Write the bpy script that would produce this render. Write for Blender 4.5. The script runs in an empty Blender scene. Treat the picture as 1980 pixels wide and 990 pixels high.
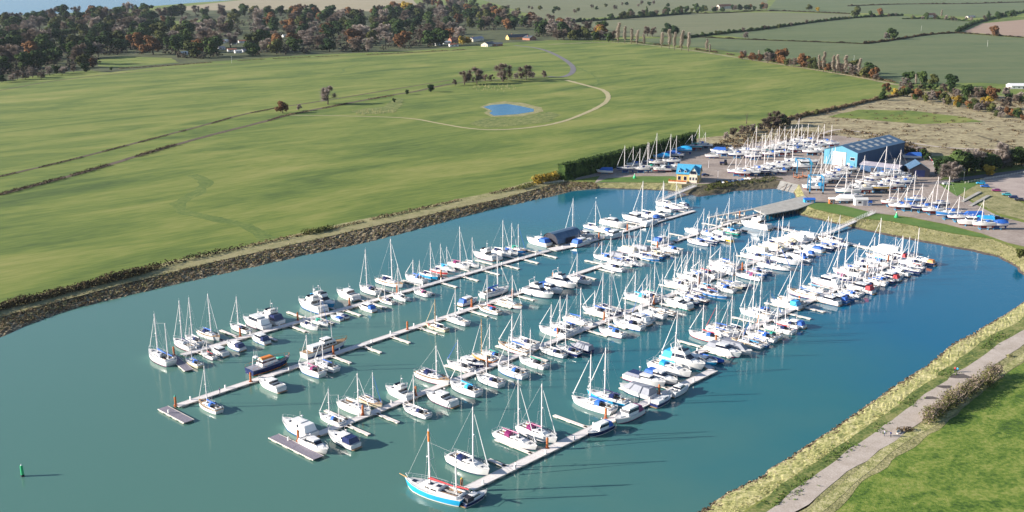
import bpy, math, random
from mathutils import Vector, Matrix, noise
from mathutils.geometry import delaunay_2d_cdt
R = math.radians
rnd = random.Random(7)
scene = bpy.context.scene
col = scene.collection

# ---------------------------------------------------------------- camera
FPX, CH, HZ = 2050.0, 120.0, 555.0
PITCH = math.atan(HZ / FPX)
cam_d = bpy.data.cameras.new('camera')
cam = bpy.data.objects.new('camera', cam_d); col.objects.link(cam)
cam.location = (0, 0, CH); cam.rotation_euler = (R(90) - PITCH, 0, 0)
cam_d.sensor_width = 36; cam_d.lens = 36 * FPX / 1980
cam_d.clip_start = 1; cam_d.clip_end = 30000
scene.camera = cam
# ---------------------------------------------------------------- light
SUN_EL, SUN_AZ = 19.0, -95.4      # azimuth of the sun from +Y, clockwise
scene.view_settings.view_transform = 'Standard'
scene.view_settings.look = 'None'
scene.view_settings.gamma = 1
scene.view_settings.exposure = 1.2
world = bpy.data.worlds.new('World'); scene.world = world; world.use_nodes = True
nt = world.node_tree
sky = nt.nodes.new('ShaderNodeTexSky'); sky.sky_type = 'NISHITA'; sky.sun_disc = False
sky.sun_elevation = R(SUN_EL); sky.sun_rotation = R(SUN_AZ)
sky.air_density = 1.0; sky.dust_density = 0.4; sky.ozone_density = 2.0
bg = nt.nodes['Background']; bg.inputs[1].default_value = 0.072
nt.links.new(sky.outputs[0], bg.inputs[0])
sd = bpy.data.lights.new('sun', 'SUN'); sd.energy = 5.0; sd.angle = R(0.5); sd.color = (1, .93, .82)
so = bpy.data.objects.new('sun', sd); col.objects.link(so)
sv = Vector((math.sin(R(SUN_AZ)) * math.cos(R(SUN_EL)), math.cos(R(SUN_AZ)) * math.cos(R(SUN_EL)), math.sin(R(SUN_EL))))
so.rotation_euler = sv.to_track_quat('Z', 'Y').to_euler()
scene.cycles.max_bounces = 5; scene.cycles.diffuse_bounces = 2; scene.cycles.glossy_bounces = 3
scene.cycles.volume_bounces = 0

# ---------------------------------------------------------------- helpers
GZ = 2.2
CP, SP = math.cos(PITCH), math.sin(PITCH)
def P(px, py, z=GZ):
    """world point where the sight line through a photo pixel meets height z"""
    x = (px - 990) / FPX; u = -(py - 495) / FPX
    d = Vector((x, CP + u * SP, -SP + u * CP))
    t = (z - CH) / d.z
    return Vector((d.x * t, d.y * t, z))
def ppm(py): return (py - 495 + HZ) / CH     # pixels per metre at a row

def tag(o, label=None, cat=None, group=None, kind=None):
    if label: o['label'] = label
    if cat: o['category'] = cat
    if group: o['group'] = group
    if kind: o['kind'] = kind
    return o
def link(name, me, parent=None):
    o = bpy.data.objects.new(name, me); col.objects.link(o)
    if parent: o.parent = parent
    return o
def thing(name, label, cat, loc=(0, 0, 0), rz=0, group=None, sc=1.0):
    o = bpy.data.objects.new(name, None); col.objects.link(o)
    o.empty_display_size = .5
    o.location = loc; o.rotation_euler = (0, 0, rz); o.scale = (sc, sc, sc)
    return tag(o, label, cat, group)

class MB:
    def __init__(s): s.v = []; s.f = []; s.m = []; s.sm = []
    def add(s, vs, fs, m=0, smooth=False):
        b = len(s.v); s.v += [tuple(v) for v in vs]
        for f in fs: s.f.append(tuple(b + i for i in f)); s.m.append(m); s.sm.append(smooth)
    def box(s, x0, x1, y0, y1, z0, z1, m=0):
        vs = [(x, y, z) for z in (z0, z1) for y in (y0, y1) for x in (x0, x1)]
        s.add(vs, [(0, 2, 3, 1), (4, 5, 7, 6), (0, 1, 5, 4), (2, 6, 7, 3), (0, 4, 6, 2), (1, 3, 7, 5)], m)
    def fru(s, x0, x1, w, z0, z1, fr, bk, sd_, m=0, caps=True, fw=1.0):
        """raked deckhouse: front rake fr, back rake bk, side inset; fw narrows the front"""
        vs = [(x0, -w, z0), (x1, -w * fw, z0), (x1, w * fw, z0), (x0, w, z0),
              (x0 + bk, -w + sd_, z1), (x1 - fr, (-w + sd_) * fw, z1), (x1 - fr, (w - sd_) * fw, z1), (x0 + bk, w - sd_, z1)]
        fs = [(0, 1, 5, 4), (1, 2, 6, 5), (2, 3, 7, 6), (3, 0, 4, 7)]
        if caps: fs += [(4, 5, 6, 7), (3, 2, 1, 0)]
        s.add(vs, fs, m)
    def tube(s, a, b, r0, r1=None, n=5, m=0):
        a = Vector(a); b = Vector(b); r1 = r0 if r1 is None else r1
        d = (b - a)
        if d.length < 1e-6: return
        q = d.to_track_quat('Z', 'Y')
        vs = []
        for p, r in ((a, r0), (b, r1)):
            for i in range(n):
                t = 2 * math.pi * i / n
                vs.append(p + q @ Vector((math.cos(t) * r, math.sin(t) * r, 0)))
        fs = [(i, (i + 1) % n, n + (i + 1) % n, n + i) for i in range(n)]
        fs += [tuple(range(n))[::-1], tuple(range(n, 2 * n))]
        s.add(vs, fs, m, False)
    def path(s, pts, r, n=5, m=0):
        for a, b in zip(pts, pts[1:]): s.tube(a, b, r, r, n, m)
    def sph(s, c, rx, ry, rz, nu=8, nv=5, m=0):
        vs = []; fs = []
        for j in range(nv + 1):
            ph = math.pi * j / nv
            for i in range(nu):
                t = 2 * math.pi * i / nu
                vs.append((c[0] + rx * math.sin(ph) * math.cos(t), c[1] + ry * math.sin(ph) * math.sin(t), c[2] + rz * math.cos(ph)))
        for j in range(nv):
            for i in range(nu):
                fs.append((j * nu + i, (j + 1) * nu + i, (j + 1) * nu + (i + 1) % nu, j * nu + (i + 1) % nu))
        s.add(vs, fs, m, True)
    def grid(s, rows, m=0, smooth=True, close=False):
        n = len(rows[0]); vs = [p for r in rows for p in r]; fs = []
        for j in range(len(rows) - 1):
            for i in range(n - 1 if not close else n):
                k = (i + 1) % n
                fs.append((j * n + i, j * n + k, (j + 1) * n + k, (j + 1) * n + i))
        s.add(vs, fs, m, smooth)
    def mesh(s, name, mats):
        me = bpy.data.meshes.new(name); me.from_pydata(s.v, [], s.f)
        for mt in mats: me.materials.append(mt)
        if me.polygons:
            me.polygons.foreach_set('material_index', s.m)
            me.polygons.foreach_set('use_smooth', s.sm)
        me.update()
        return me
    def build(s, name, mats, parent=None):
        if not isinstance(mats, (list, tuple)): mats = [mats]
        return link(name, s.mesh(name, mats), parent)
CACHE = {}
def cached(key, fn):
    if key not in CACHE: CACHE[key] = fn()
    return CACHE[key]

# ---------------------------------------------------------------- materials
def mat_base(name):
    m = bpy.data.materials.new(name); m.use_nodes = True
    return m, m.node_tree, m.node_tree.nodes['Principled BSDF']
def noise_mat(name, cols, scale=1.0, rough=.9, stretch=(1, 1, 1), rot=0, bump=0, bscale=None, detail=6, ntype='noise', fine=None, spec=.3, dist=0, lo=.35, hi=.65, objrand=0, metallic=0):
    m, t, b = mat_base(name); N = t.nodes; L = t.links
    tc = N.new('ShaderNodeTexCoord'); mp = N.new('ShaderNodeMapping')
    mp.inputs['Scale'].default_value = stretch
    if rot: mp.vector_type = 'TEXTURE'; mp.inputs['Scale'].default_value = tuple(1 / q for q in stretch); mp.inputs['Rotation'].default_value = (0, 0, rot)
    L.new(tc.outputs['Object'], mp.inputs[0])
    if ntype == 'voronoi':
        n = N.new('ShaderNodeTexVoronoi'); n.inputs['Scale'].default_value = scale; out = n.outputs['Color']
        sep = N.new('ShaderNodeSeparateColor'); L.new(out, sep.inputs[0]); out = sep.outputs[0]
    else:
        n = N.new('ShaderNodeTexNoise'); n.inputs['Scale'].default_value = scale; n.inputs['Detail'].default_value = detail
        n.inputs['Roughness'].default_value = .62; n.inputs['Distortion'].default_value = dist; out = n.outputs['Fac']
    L.new(mp.outputs[0], n.inputs['Vector'])
    if fine:
        n2 = N.new('ShaderNodeTexNoise'); n2.inputs['Scale'].default_value = fine[0]; n2.inputs['Detail'].default_value = 4
        if len(fine) > 2:
            m2 = N.new('ShaderNodeMapping'); m2.vector_type = 'TEXTURE'; m2.inputs['Rotation'].default_value = (0, 0, fine[3]); m2.inputs['Scale'].default_value = (1, 1 / fine[2], 1)
            L.new(tc.outputs['Object'], m2.inputs[0]); L.new(m2.outputs[0], n2.inputs['Vector'])
        else: L.new(tc.outputs['Object'], n2.inputs['Vector'])
        mx = N.new('ShaderNodeMix'); mx.data_type = 'FLOAT'; mx.inputs[0].default_value = fine[1]
        L.new(out, mx.inputs[2]); L.new(n2.outputs['Fac'], mx.inputs[3]); out = mx.outputs[0]
    if objrand:
        oi = N.new('ShaderNodeObjectInfo'); ma = N.new('ShaderNodeMath'); ma.operation = 'MULTIPLY_ADD'
        ma.inputs[1].default_value = objrand; L.new(oi.outputs['Random'], ma.inputs[0])
        sb = N.new('ShaderNodeMath'); sb.operation = 'SUBTRACT'; sb.inputs[1].default_value = objrand / 2
        L.new(out, ma.inputs[2]); L.new(ma.outputs[0], sb.inputs[0]); out = sb.outputs[0]
    cr = N.new('ShaderNodeValToRGB'); e = cr.color_ramp.elements
    k = len(cols)
    while len(e) < k: e.new(.5)
    for i, c in enumerate(cols):
        e[i].position = lo + (hi - lo) * i / max(1, k - 1); e[i].color = (*c, 1)
    L.new(out, cr.inputs[0]); L.new(cr.outputs[0], b.inputs['Base Color'])
    b.inputs['Roughness'].default_value = rough; b.inputs['Specular IOR Level'].default_value = spec
    b.inputs['Metallic'].default_value = metallic
    if bump:
        bn = N.new('ShaderNodeTexNoise'); bn.inputs['Scale'].default_value = bscale or scale * 4; bn.inputs['Detail'].default_value = 5
        L.new(tc.outputs['Object'], bn.inputs['Vector'])
        bp = N.new('ShaderNodeBump'); bp.inputs['Strength'].default_value = 1; bp.inputs['Distance'].default_value = bump
        L.new(bn.outputs['Fac'], bp.inputs['Height']); L.new(bp.outputs[0], b.inputs['Normal'])
    return m
def gel(name, c, rough=.3, v=.12, spec=.5, scale=1.3, metallic=0):
    d = tuple(x * (1 - v) for x in c)
    return noise_mat(name, [d, c], scale, rough, spec=spec, metallic=metallic, detail=4)

M = {}
M['field'] = noise_mat('field_grass', [(.050, .088, .013), (.090, .134, .020), (.135, .174, .029), (.188, .205, .045), (.24, .235, .066)], .0075, .95, (1, 3.4, 1), R(43), .04, 3, 14, fine=(.09, .24, 5, R(41)), lo=.35, hi=.66, dist=.7)
M['field2'] = noise_mat('near_grass', [(.040, .085, .009), (.078, .140, .014), (.130, .190, .026), (.195, .232, .045), (.26, .27, .075)], .09, .95, (1, 1.8, 1), R(35), .10, 3, 14, fine=(1.1, .42), lo=.38, hi=.64, dist=.8)
M['damp'] = noise_mat('damp_grass', [(.065, .110, .018), (.105, .150, .028), (.16, .19, .04)], .06, .95, fine=(.5, .5))
M['crop'] = noise_mat('winter_crop', [(.075, .105, .042), (.100, .128, .052), (.130, .145, .062)], .004, .95, (1, 4, 1), R(10), fine=(.06, .3))
M['crop2'] = noise_mat('winter_crop_grey', [(.115, .128, .062), (.140, .148, .072), (.165, .160, .088)], .004, .95, (1, 5, 1), R(6), fine=(.06, .3))
M['stubble'] = noise_mat('stubble_field', [(.24, .21, .13), (.30, .25, .16), (.35, .28, .19)], .006, .95, (1, 4, 1), 0, fine=(.08, .35))
M['plough'] = noise_mat('ploughed_field', [(.28, .19, .14), (.34, .24, .18)], .01, .95, (1, 5, 1), 0, fine=(.1, .35))
M['rough'] = noise_mat('rough_grassland', [(.11, .08, .055), (.23, .185, .105), (.34, .285, .165), (.44, .375, .23)], .035, .95, (1, 2.2, 1), R(-8), .25, 1.2, 10, fine=(.35, .5), lo=.36, hi=.64)
M['scrubfloor'] = noise_mat('scrub_floor', [(.05, .045, .028), (.10, .085, .05), (.17, .14, .08)], .08, .95, bump=.3, bscale=1, fine=(.5, .5))
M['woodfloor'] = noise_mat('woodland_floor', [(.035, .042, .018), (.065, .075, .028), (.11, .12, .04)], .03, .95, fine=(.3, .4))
M['lawn'] = noise_mat('lawn_grass', [(.06, .125, .022), (.09, .165, .03), (.13, .19, .045)], .12, .95, fine=(1.5, .4), bump=.05, bscale=3)
M['bankgrass'] = noise_mat('bank_grass', [(.12, .12, .045), (.21, .20, .08), (.30, .27, .13), (.38, .33, .18)], .25, .95, (1, 1, 1), 0, .25, 1.5, 8, fine=(1.4, .5), lo=.36, hi=.64)
M['reed'] = noise_mat('yellow_reed_grass', [(.12, .14, .04), (.23, .23, .08), (.35, .325, .14), (.46, .41, .22)], .3, .95, (1, 1, 1), 0, .15, 2.5, 10, fine=(1.2, .45), lo=.34, hi=.62)
M['verge'] = noise_mat('mixed_verge_grass', [(.05, .08, .018), (.10, .14, .03), (.19, .20, .06), (.28, .25, .10)], .22, .95, (1, 2, 1), R(48), .12, 2, 10, fine=(1.3, .4), lo=.38, hi=.62)
M['tuft'] = noise_mat('dark_green_tufts', [(.035, .065, .012), (.07, .12, .02), (.14, .19, .045)], .5, .95, bump=.3, bscale=2, fine=(2, .4))
M['rock'] = noise_mat('rock_armour', [(.045, .032, .022), (.11, .082, .052), (.21, .165, .10), (.35, .29, .19)], 1.5, .95, ntype='voronoi', bump=.5, bscale=1.2, fine=(.6, .35), lo=.2, hi=.8)
M['mud'] = noise_mat('wet_mud', [(.07, .05, .04), (.13, .10, .08)], .6, .45, bump=.1, bscale=2)
M['wallpath'] = noise_mat('sea_wall_turf', [(.17, .165, .07), (.25, .225, .11), (.31, .27, .15)], .25, .95, fine=(1.5, .4))
M['gravel'] = noise_mat('gravel_path', [(.34, .28, .23), (.43, .36, .31), (.52, .45, .40)], .25, .95, fine=(2.5, .5), bump=.03, bscale=6)
M['sandpath'] = noise_mat('sandy_path', [(.32, .27, .15), (.42, .36, .21)], .3, .95, fine=(1.5, .5))
M['asphalt'] = noise_mat('yard_tarmac', [(.22, .17, .145), (.31, .25, .215), (.40, .33, .29)], .07, .9, fine=(.8, .4), bump=.02, bscale=5)
M['road'] = noise_mat('road_tarmac', [(.13, .12, .13), (.18, .165, .175)], .1, .85, fine=(1.5, .4))
M['carpark'] = noise_mat('car_park_gravel', [(.28, .22, .20), (.37, .30, .27), (.44, .37, .33)], .12, .95, fine=(1.2, .4))
M['concrete'] = noise_mat('concrete', [(.25, .23, .21), (.36, .34, .31), (.44, .42, .39)], .35, .85, fine=(3, .4))
M['plank'] = noise_mat('weathered_planks', [(.56, .50, .48), (.70, .64, .62), (.80, .75, .73)], 1.1, .85, (1, 6, 1), 0, fine=(4, .4))
M['darkplank'] = noise_mat('dark_planks', [(.14, .12, .15), (.21, .19, .23), (.28, .26, .30)], 1.1, .8, (1, 6, 1), 0, fine=(4, .4))
M['float'] = gel('float_side', (.30, .28, .25), .8)
M['fender'] = gel('timber_edge', (.62, .56, .50), .7)
M['rust'] = noise_mat('rusty_steel', [(.25, .06, .025), (.42, .12, .04), (.52, .20, .07)], 1.2, .8)
M['ditch'] = noise_mat('ditch_scrub', [(.045, .032, .026), (.10, .075, .05), (.17, .13, .08)], .3, .95, fine=(1, .5), bump=.3, bscale=1)
# boat materials
M['w'] = gel('white_gelcoat', (.77, .75, .74), .25, .05)
M['w2'] = gel('offwhite_deck', (.64, .62, .60), .5, .10)
M['c'] = gel('cream_paint', (.72, .62, .44), .4)
M['n'] = gel('navy_paint', (.015, .025, .10), .25)
M['b'] = gel('blue_canvas', (.02, .12, .48), .7)
M['B'] = gel('mid_blue_paint', (.03, .17, .45), .3)
M['k'] = gel('cyan_canvas', (.02, .36, .72), .6)
M['K'] = gel('turquoise_paint', (.02, .34, .62), .35)
M['g'] = gel('green_canvas', (.01, .30, .22), .7)
M['t'] = gel('teal_paint', (.04, .30, .36), .4)
M['r'] = gel('red_canvas', (.50, .04, .05), .7)
M['p'] = gel('maroon_paint', (.22, .02, .12), .35)
M['y'] = gel('grey_canvas', (.25, .26, .31), .75)
M['Y'] = gel('yellow_paint', (.85, .48, .02), .35)
M['o'] = gel('orange_paint', (.75, .22, .03), .45)
M['dk'] = gel('black_canvas', (.02, .02, .035), .7)
M['glass'] = gel('dark_glass', (.012, .016, .035), .08, spec=.8)
M['teak'] = noise_mat('teak_deck', [(.28, .17, .09), (.40, .26, .15)], 3, .7, (1, 6, 1))
M['alu'] = gel('mast_alloy', (.80, .74, .74), .35, .05)
M['woodspar'] = gel('varnished_spar', (.50, .28, .10), .35)
M['wire'] = gel('rigging_wire', (.62, .60, .62), .4)
M['sail'] = gel('furled_sail', (.80, .78, .78), .7)
M['steel'] = gel('stainless_rail', (.65, .65, .68), .3)
M['af_r'] = gel('red_antifouling', (.28, .04, .03), .8)
M['af_b'] = gel('blue_antifouling', (.03, .06, .22), .8)
M['af_k'] = gel('dark_antifouling', (.04, .04, .05), .8)
M['crane'] = gel('hoist_blue', (.05, .28, .50), .5)
M['tyre'] = gel('tyre_rubber', (.02, .02, .02), .9)
M['cladblue'] = noise_mat('blue_cladding', [(.065, .22, .32), (.09, .28, .39)], .6, .6, (3, 3, .1))
M['cladshade'] = noise_mat('shaded_blue_cladding', [(.03, .07, .15), (.045, .10, .20)], .6, .6, (3, 3, .1))  # shed cladding darkened: the right wall's shade is put into the colour
M['shutter'] = gel('pale_shutter', (.50, .47, .46), .6, .15)
M['roofblue'] = noise_mat('blue_roof_sheet', [(.055, .105, .18), (.085, .15, .24)], .3, .32, (2, .3, 1))
M['roofgrey'] = noise_mat('pale_roof_sheet', [(.30, .27, .32), (.42, .39, .43)], .3, .6)
M['rooflight'] = gel('rooflight_panel', (.62, .58, .52), .4)
M['render'] = gel('pale_render', (.70, .62, .50), .85)
M['yellowwall'] = gel('yellow_brick_wall', (.62, .42, .16), .85)
M['slate'] = noise_mat('slate_roof', [(.06, .065, .08), (.11, .12, .14)], .8, .6)
M['tile'] = noise_mat('clay_tile_roof', [(.30, .10, .06), (.42, .17, .10)], .8, .8)
M['blueroof'] = noise_mat('bright_blue_roof', [(.05, .26, .44), (.08, .34, .54)], 1.2, .55)
M['brick'] = noise_mat('brick_wall', [(.28, .12, .08), (.38, .18, .12)], 1.5, .9)
# foliage
def leaf(name, cols): return noise_mat(name, cols, .35, .9, detail=3, objrand=.22, spec=.1, lo=.36, hi=.64)
M['ever'] = leaf('evergreen_leaf', [(.022, .042, .014), (.042, .070, .020), (.075, .105, .032)])
M['olive'] = leaf('olive_leaf', [(.045, .055, .018), (.085, .092, .028), (.13, .125, .04)])
M['autumn'] = leaf('russet_leaf', [(.09, .045, .022), (.16, .078, .034), (.24, .12, .05)])
M['gold'] = leaf('golden_leaf', [(.20, .13, .02), (.34, .23, .035), (.45, .32, .06)])
M['bare'] = leaf('bare_twigs', [(.13, .10, .08), (.20, .155, .125), (.29, .225, .18)])
M['grey'] = leaf('pale_twigs', [(.24, .20, .18), (.36, .30, .265), (.48, .40, .35)])
M['pale'] = leaf('poplar_twigs', [(.34, .28, .23), (.46, .38, .32), (.60, .50, .42)])
M['bark'] = noise_mat('tree_bark', [(.06, .045, .035), (.12, .095, .075)], 1.2, .95)
M['scrub'] = leaf('scrub_leaf', [(.07, .048, .030), (.13, .092, .052), (.21, .155, .085)])
M['scrubdk'] = leaf('dark_scrub_leaf', [(.028, .020, .014), (.055, .040, .022), (.10, .075, .035)])
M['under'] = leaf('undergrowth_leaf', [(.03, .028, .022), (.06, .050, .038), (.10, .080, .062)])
M['hedge'] = leaf('conifer_hedge_leaf', [(.018, .036, .010), (.038, .066, .016), (.075, .11, .028)])

def water_mat():
    m, t, b = mat_base('marina_water'); N = t.nodes; L = t.links
    tc = N.new('ShaderNodeTexCoord')
    sx = N.new('ShaderNodeSeparateXYZ'); L.new(tc.outputs['Object'], sx.inputs[0])
    big = N.new('ShaderNodeTexNoise'); big.inputs['Scale'].default_value = .009; big.inputs['Detail'].default_value = 5
    L.new(tc.outputs['Object'], big.inputs['Vector'])
    # silt-laden green water to the west and south, deeper blue to the north-east
    g = N.new('ShaderNodeMath'); g.operation = 'MULTIPLY_ADD'; g.inputs[1].default_value = .0016; g.inputs[2].default_value = -.25
    L.new(sx.outputs[1], g.inputs[0])
    g2 = N.new('ShaderNodeMath'); g2.operation = 'MULTIPLY_ADD'; g2.inputs[1].default_value = .0042
    L.new(sx.outputs[0], g2.inputs[0]); L.new(g.outputs[0], g2.inputs[2])
    g3 = N.new('ShaderNodeMath'); g3.operation = 'ADD'; L.new(g2.outputs[0], g3.inputs[0])
    g4 = N.new('ShaderNodeMath'); g4.operation = 'MULTIPLY_ADD'; g4.inputs[1].default_value = 1.3; g4.inputs[2].default_value = -.65
    L.new(big.outputs['Fac'], g4.inputs[0]); L.new(g4.outputs[0], g3.inputs[1])
    cr = N.new('ShaderNodeValToRGB'); e = cr.color_ramp.elements
    e[0].position = .0; e[0].color = (.075, .168, .138, 1); e[1].position = 1.0; e[1].color = (.001, .102, .190, 1)
    k = e.new(.5); k.color = (.022, .130, .150, 1)
    L.new(g3.outputs[0], cr.inputs[0]); L.new(cr.outputs[0], b.inputs['Base Color'])
    rr = N.new('ShaderNodeMapRange'); rr.inputs[1].default_value = .42; rr.inputs[2].default_value = .68; rr.inputs[3].default_value = .02; rr.inputs[4].default_value = .09
    rn = N.new('ShaderNodeTexNoise'); rn.inputs['Scale'].default_value = .02; rn.inputs['Detail'].default_value = 5; rn.inputs['Distortion'].default_value = 1.2; L.new(tc.outputs['Object'], rn.inputs['Vector']); L.new(rn.outputs['Fac'], rr.inputs[0]); L.new(rr.outputs[0], b.inputs['Roughness'])
    b.inputs['IOR'].default_value = 1.33
    b.inputs['Specular IOR Level'].default_value = .5
    mp = N.new('ShaderNodeMapping'); mp.inputs['Scale'].default_value = (1, 1.8, 1); mp.inputs['Rotation'].default_value = (0, 0, R(12))
    L.new(tc.outputs['Object'], mp.inputs[0])
    n1 = N.new('ShaderNodeTexNoise'); n1.inputs['Scale'].default_value = .9; n1.inputs['Detail'].default_value = 5
    L.new(mp.outputs[0], n1.inputs['Vector'])
    bp = N.new('ShaderNodeBump'); bp.inputs['Strength'].default_value = 1; bp.inputs['Distance'].default_value = .022
    L.new(n1.outputs['Fac'], bp.inputs['Height'])
    n2 = N.new('ShaderNodeTexNoise'); n2.inputs['Scale'].default_value = .12; n2.inputs['Detail'].default_value = 3
    L.new(mp.outputs[0], n2.inputs['Vector'])
    bp2 = N.new('ShaderNodeBump'); bp2.inputs['Strength'].default_value = 1; bp2.inputs['Distance'].default_value = .035
    L.new(n2.outputs['Fac'], bp2.inputs['Height']); L.new(bp.outputs[0], bp2.inputs['Normal']); L.new(bp2.outputs[0], b.inputs['Normal'])
    return m
M['water'] = water_mat()
m, t, b = mat_base('pond_water'); b.inputs['Base Color'].default_value = (.006, .12, .26, 1); b.inputs['Roughness'].default_value = .25; b.inputs['Specular IOR Level'].default_value = .3; M['pond'] = m
_n = t.nodes.new('ShaderNodeTexNoise'); _n.inputs['Scale'].default_value = 1.5; _b = t.nodes.new('ShaderNodeBump'); _b.inputs['Distance'].default_value = .35
t.links.new(_n.outputs['Fac'], _b.inputs['Height']); t.links.new(_b.outputs[0], b.inputs['Normal'])
m, t, b = mat_base('estuary_water'); b.inputs['Base Color'].default_value = (.06, .17, .30, 1); b.inputs['Roughness'].default_value = .25; M['sea'] = m

# ---------------------------------------------------------------- geometry helpers in plan
def resample(pts, step):
    out = [pts[0].copy()]
    for a, b in zip(pts, pts[1:]):
        n = max(1, int((b - a).length / step))
        for i in range(1, n + 1): out.append(a.lerp(b, i / n))
    return out
def smooth(pts, it=2):
    for _ in range(it):
        q = [pts[0]]
        for a, b in zip(pts, pts[1:]): q += [a.lerp(b, .25), a.lerp(b, .75)]
        q.append(pts[-1]); pts = q
    return pts
def inside(p, poly):
    c = False; n = len(poly); x, y = p[0], p[1]; j = n - 1
    for i in range(n):
        xi, yi = poly[i][0], poly[i][1]; xj, yj = poly[j][0], poly[j][1]
        if (yi > y) != (yj > y) and x < (xj - xi) * (y - yi) / (yj - yi) + xi: c = not c
        j = i
    return c
def sheet(name, pix, mat, z, world_pts=None, kind='structure', wob=0):
    pts = world_pts or [P(x, y, GZ) for x, y in pix]
    if wob:
        pts = resample(pts + [pts[0]], wob * 3)[:-1]
        pts = [p + Vector((noise.noise(p * .05) * wob, noise.noise(p * .05 + Vector((9, 9, 9))) * wob, 0)) for p in pts]
    r = delaunay_2d_cdt([Vector((p.x, p.y)) for p in pts], [], [list(range(len(pts)))], 1, .001)
    mb = MB(); mb.add([(v.x, v.y, z) for v in r[0]], r[2], 0)
    o = mb.build(name, mat); tag(o, kind=kind); return o
def strip(name, pix, width, mat, z, wob=0.0, kind='structure', zz=GZ):
    pts = resample(smooth([P(x, y, zz) for x, y in pix]), 6)
    rows = []
    for i, p in enumerate(pts):
        d = (pts[min(i + 1, len(pts) - 1)] - pts[max(i - 1, 0)]).normalized(); n = Vector((-d.y, d.x, 0))
        w = (width(i / len(pts)) if callable(width) else width) / 2
        a = w * (1 + wob * noise.noise(p * .11)); b2 = w * (1 + wob * noise.noise(p * .13 + Vector((50, 0, 0))))
        rows.append([(*(p + n * a).xy, z), (*(p - n * b2).xy, z)])
    mb = MB(); mb.grid(rows, smooth=False); o = mb.build(name, mat); tag(o, kind=kind); return o
def leaves(mb, c, rad, n, size, rg, m=0, flat=1.0, thin=1.0):
    """n leaf clumps through an ellipsoid"""
    for _ in range(n):
        while True:
            v = Vector((rg.uniform(-1, 1), rg.uniform(-1, 1), rg.uniform(-1, 1)))
            if .25 < v.length < 1: break
        v *= .55 + .45 * rg.random() if v.length < .6 else 1
        p = Vector((c[0] + v.x * rad[0], c[1] + v.y * rad[1], c[2] + v.z * rad[2]))
        nrm = (v + Vector((rg.uniform(-.7, .7), rg.uniform(-.7, .7), rg.uniform(-.3, .9)))).normalized()
        q = nrm.to_track_quat('Z', 'Y') @ Matrix.Rotation(rg.uniform(0, 6.28), 3, 'Z').to_quaternion()
        s = size * rg.uniform(.6, 1.3); w = s * thin
        mb.add([p + q @ Vector(k) for k in ((-s, -w, 0), (s, -w * .6, 0), (s * .8, w, 0), (-s * .7, w * .8, 0))], [(0, 1, 2, 3)], m)
# ---------------------------------------------------------------- the basin: paired waterline / bank-top points (photo pixels)
FAR = [(-330, 745, -330, 700), (-150, 705, -150, 664), (0, 652, 0, 612), (60, 627, 60, 596), (130, 601, 130, 576), (240, 574, 235, 549), (330, 553, 325, 528), (420, 532, 415, 506),
       (520, 510, 515, 484), (600, 492, 600, 466), (713, 468.6, 713, 439), (815, 441.7, 815, 419), (883, 423, 883, 402), (967, 401, 967, 385),
       (1052, 384, 1052, 361), (1109, 369.6, 1095, 351), (1160, 365, 1150, 353)]
YARD = [(1160, 365, 1150, 353), (1232, 366.6, 1232, 353), (1292, 369, 1300, 354), (1318, 373.5, 1318, 357)]
YARD2 = [(1318, 373.5, 1318, 357), (1349, 380.4, 1365, 357), (1360, 379.6, 1380, 355), (1400, 375, 1410, 354), (1421, 369.5, 1425, 354), (1489, 366.5, 1478, 348), (1501, 365.5, 1510, 348)]
SLIP = [(1501, 365.5, 1510, 348), (1534, 373.5, 1545, 356)]
MID = [(1534, 373.5, 1545, 356), (1537, 381.6, 1556, 378), (1544, 396, 1556, 392), (1540, 406, 1560, 398), (1544, 416, 1575, 405), (1582, 424.8, 1602, 411), (1623, 434, 1643, 419), (1643, 439, 1662, 424),
       (1663, 444, 1676, 424), (1702, 453, 1720, 428), (1758, 464, 1767, 437), (1820, 475, 1843, 452), (1880, 487, 1919, 463), (1930, 498, 1955, 476), (1965, 518, 2000, 500), (1988, 545, 2040, 530), (2000, 562, 2065, 560)]
NEAR = [(2000, 562, 2065, 560), (1980, 582, 1990, 618), (1930, 616, 1951, 645), (1886, 642, 1908, 677), (1843, 664, 1868, 700), (1791, 708, 1818, 733), (1734, 742, 1762, 772), (1673, 786, 1705, 812),
        (1600, 836, 1636, 862), (1543, 873, 1588, 892), (1474, 920, 1525, 938), (1408, 953, 1465, 970), (1352, 990, 1420, 1000), (1250, 1060, 1330, 1070), (1100, 1160, 1190, 1180)]
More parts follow.
